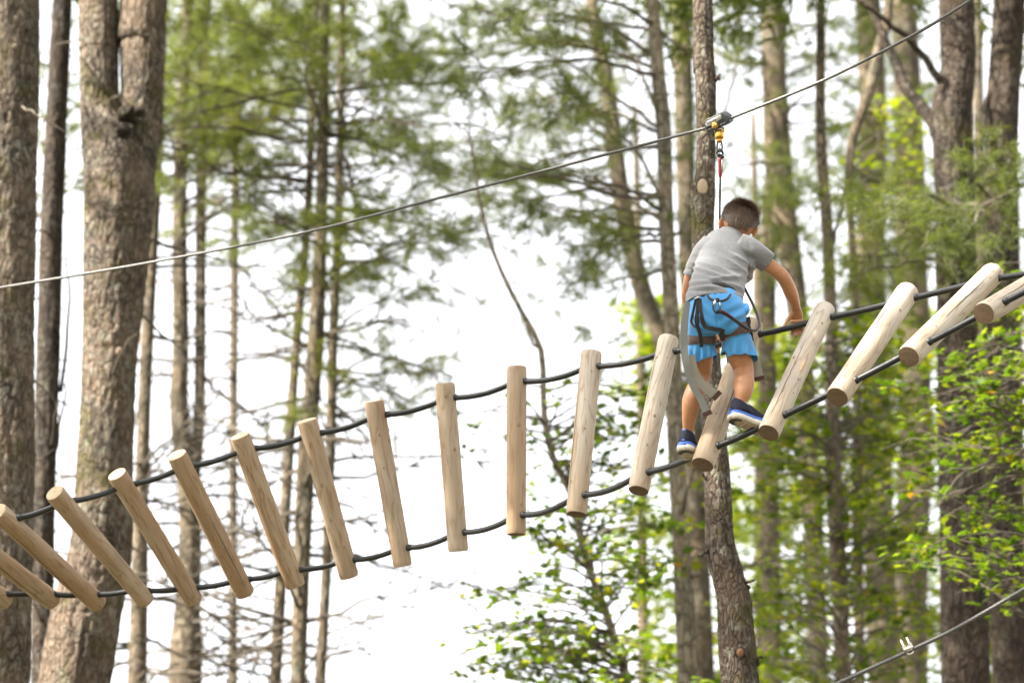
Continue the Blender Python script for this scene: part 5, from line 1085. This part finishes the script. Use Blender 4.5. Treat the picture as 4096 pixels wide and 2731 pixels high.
# ------------------------------------------------------------------ pulley trolley, swivel and safety line
tcn = G(1650, 279, 11.655); e1 = nrm(zl[8] - zl[6]); e3 = nrm(-FWD + .0 * RGT); e3 = nrm(e3 - e1 * np.dot(e3, e1)); e2 = np.cross(e3, e1)
if e2 @ UPV < 0: e2 = -e2
U0 = depth_of(tcn) / FPX
tr = empty('pulley_trolley', tcn, 'black and white cable pulley trolley running on the steel wire rope', 'pulley')
M_HOUSE = simple('charcoal_plastic', (.028, .030, .033), .5, var=.25, scale=30); M_LABEL = simple('white_sticker', (.36, .36, .345), .7, var=.05); M_GOLD = simple('gold_anodised', (.62, .36, .07), .3, .85, var=.15); M_INK = simple('black_print', (.03, .03, .03), .6)
def prism(poly, z0, z1, name, m, par, bev=.0, seg=3):
    bm = bmesh.new(); vs = [bm.verts.new(Vector((e1 * x * U0 + e2 * y * U0 + e3 * z0).tolist())) for x, y in poly]; f = bm.faces.new(vs)
    r = bmesh.ops.extrude_face_region(bm, geom=[f]); nv = [v for v in r['geom'] if isinstance(v, bmesh.types.BMVert)]
    bmesh.ops.translate(bm, vec=Vector((e3 * (z1 - z0)).tolist()), verts=nv); bmesh.ops.recalc_face_normals(bm, faces=bm.faces)
    if bev: bmesh.ops.bevel(bm, geom=[e for e in bm.edges], offset=bev, segments=seg, affect='EDGES', profile=.6)
    me = bpy.data.meshes.new(name); bm.to_mesh(me); bm.free(); o = obj(name, me, m, par); me.polygons.foreach_set('use_smooth', np.ones(len(me.polygons), dtype=bool)); return o
prism([(-55, -16), (-53, 6), (-46, 20), (-30, 26), (-14, 24), (0, 27), (16, 25), (30, 30), (40, 26), (54, 8), (57, -12), (50, -22), (-44, -24)], -.034, .034, 'housing', M_HOUSE, tr, .007)
prism([(-48, -26), (40, -24), (44, -14), (-52, -16)], -.026, .037, 'lower_rail', M_HOUSE, tr, .003)
prism([(-46, -6), (-43, 8), (-37, 15), (-14, 17), (2, 19), (16, 18), (28, 21), (31, 18), (31, 3), (-10, -5)], .034, .0375, 'sticker', M_LABEL, tr, .0006, 1)
for k in range(7): prism([(-46 + k * 13.5, -14), (-43 + k * 13.5, -14), (-43 + k * 13.5, -7), (-46 + k * 13.5, -7)], .034, .039, 'rib', M_DIAL, tr, .0005, 1)
def text(s_, x, y, size, m, par, nm='lettering'):
    cu = bpy.data.curves.new(nm, 'FONT'); cu.body = s_; cu.size = size * U0; cu.extrude = .0003; cu.align_x = 'LEFT'
    o = bpy.data.objects.new(nm, cu); COL.objects.link(o); dg = bpy.context.evaluated_depsgraph_get(); dg.update(); me = bpy.data.meshes.new_from_object(o.evaluated_get(dg)); bpy.data.objects.remove(o); bpy.data.curves.remove(cu)
    o = obj(nm, me, m, par); p = e1 * x * U0 + e2 * y * U0 + e3 * .0382
    o.matrix_local = Matrix([[e1[0], e2[0], e3[0], p[0]], [e1[1], e2[1], e3[1], p[1]], [e1[2], e2[2], e3[2], p[2]], [0, 0, 0, 1]]); return o
text('Saferoller', -40, 5, 12.5, M_INK, tr)
prism([(-38.5, 16), (-36.5, 16), (-36.5, 17.6), (-38.5, 17.6)], .0375, .0382, 'red_dot', simple('red_print', (.5, .05, .03), .5), tr)
for k in range(3): prism([(-22, 1.5 - k * 3), (4 - 4 * k, 2.3 - k * 3), (4 - 4 * k, 3.1 - k * 3), (-22, 2.3 - k * 3)], .0375, .0381, 'fine_print', M_INK, tr)
prism([(-42, -4), (-38, -4), (-38, -1), (-42, -1)], .0375, .0381, 'fine_print', M_INK, tr)
def cyl(c, d, r, h, name, m, par, sides=28):
    c = np.asarray(c); d = nrm(d); prof = [(0, r * .92), (h * .08, r), (h * .92, r), (h, r * .92)]
    return MB().tube(np.array([c + d * q for q, _ in prof]), np.array([q for _, q in prof]), sides).obj(name, m, par)
hub = cyl(-e2 * 12 * U0 - e1 * 7 * U0 + e3 * .026, e3, 13 * U0, .018, 'axle_hub', M_GOLD, tr)
for s_ in (-1, 1): cyl(-e2 * 12 * U0 - e1 * 7 * U0 + e1 * s_ * 6 * U0 + e3 * .044, e3, 3 * U0, .003, 'bolt', M_BOLT, tr, 14)
dn = -UPV * .97 - FWD * .0; dn = np.array([0, 0, -1.0])
def q_(x, y): return G(0, 0, 1) * 0 + P(2600 + x * .2551, 380 + y * .2551, 11.655) - tcn
MB().box((q_(1075, 545)), (e1, e2, e3), (17 * U0, 13 * U0, .012)).obj('steel_plate', M_BOLT, tr)
cyl(q_(1085, 570), dn, 18 * U0, 31 * U0, 'swivel', M_GOLD, tr); cyl(q_(1086, 672), dn, 11.5 * U0, 19 * U0, 'swivel_neck', M_GOLD, tr); cyl(q_(1140, 520), dn, 8 * U0, 16 * U0, 'side_lug', M_GOLD, tr)
# snap shackle, knot, red sleeve, rope
sl = empty('safety_line', tcn + q_(1088, 735), 'black safety rope with red sewn sleeve hanging from the pulley to the child', 'rope'); so_ = q_(1088, 735)
lk = catmull(np.array([q_(1062, 735), q_(1053, 800), q_(1056, 860), q_(1075, 890), q_(1108, 890), q_(1128, 860), q_(1130, 800), q_(1120, 740), q_(1090, 728), q_(1062, 735)]), 44) - so_
MB().tube(lk, .0042, 10).obj('shackle', M_DIAL, sl); MB().tube(np.array([q_(1105, 770), q_(1085, 870)]) - so_, .0028, 8).obj('shackle_gate', M_BOLT, sl)
kn = catmull(np.array([q_(1095, 990), q_(1060, 940), q_(1048, 900), q_(1066, 872) - FWD * .012, q_(1100, 862) - FWD * .016, q_(1135, 890), q_(1140, 930), q_(1110, 955) - FWD * .014, q_(1070, 930) - FWD * .012, q_(1100, 950) - FWD * .014, q_(1150, 975), q_(1130, 990), q_(1098, 985)]), 60) - so_
MB().tube(kn, .0052, 10).obj('knot', M_ROPE, sl)
mb = MB(); V_ = catmull(np.array([q_(1098, 985), q_(1100, 1080), q_(1104, 1200), q_(1100, 1300)]), 16) - so_; mb.tube(V_, np.interp(np.linspace(0, 1, 16), [0, .1, .75, .9, 1], [.0065, .0095, .0098, .0085, .005]), 14); mb.obj('red_sleeve', simple('red_vinyl', (.22, .018, .030), .45, var=.2), sl)
MB().box(q_(1128, 1110) - so_ - FWD * .006, (RGT, UPV, FWD), (3.2 * U0, 22 * U0, .004)).obj('white_tag', M_LABEL, sl)
bot = [B(2878, 960, .27) - tcn, B(2876, 1040, .27) - tcn, B(2874, 1120, .18) - tcn, B(2872, 1180, .02) - tcn]
MB().tube(catmull(np.array([q_(1102, 1290), q_(1098, 1500), (q_(1098, 1500) + bot[0]) / 2, *bot]), 60) - so_, .0050, 12).obj('rope', M_ROPE, sl)
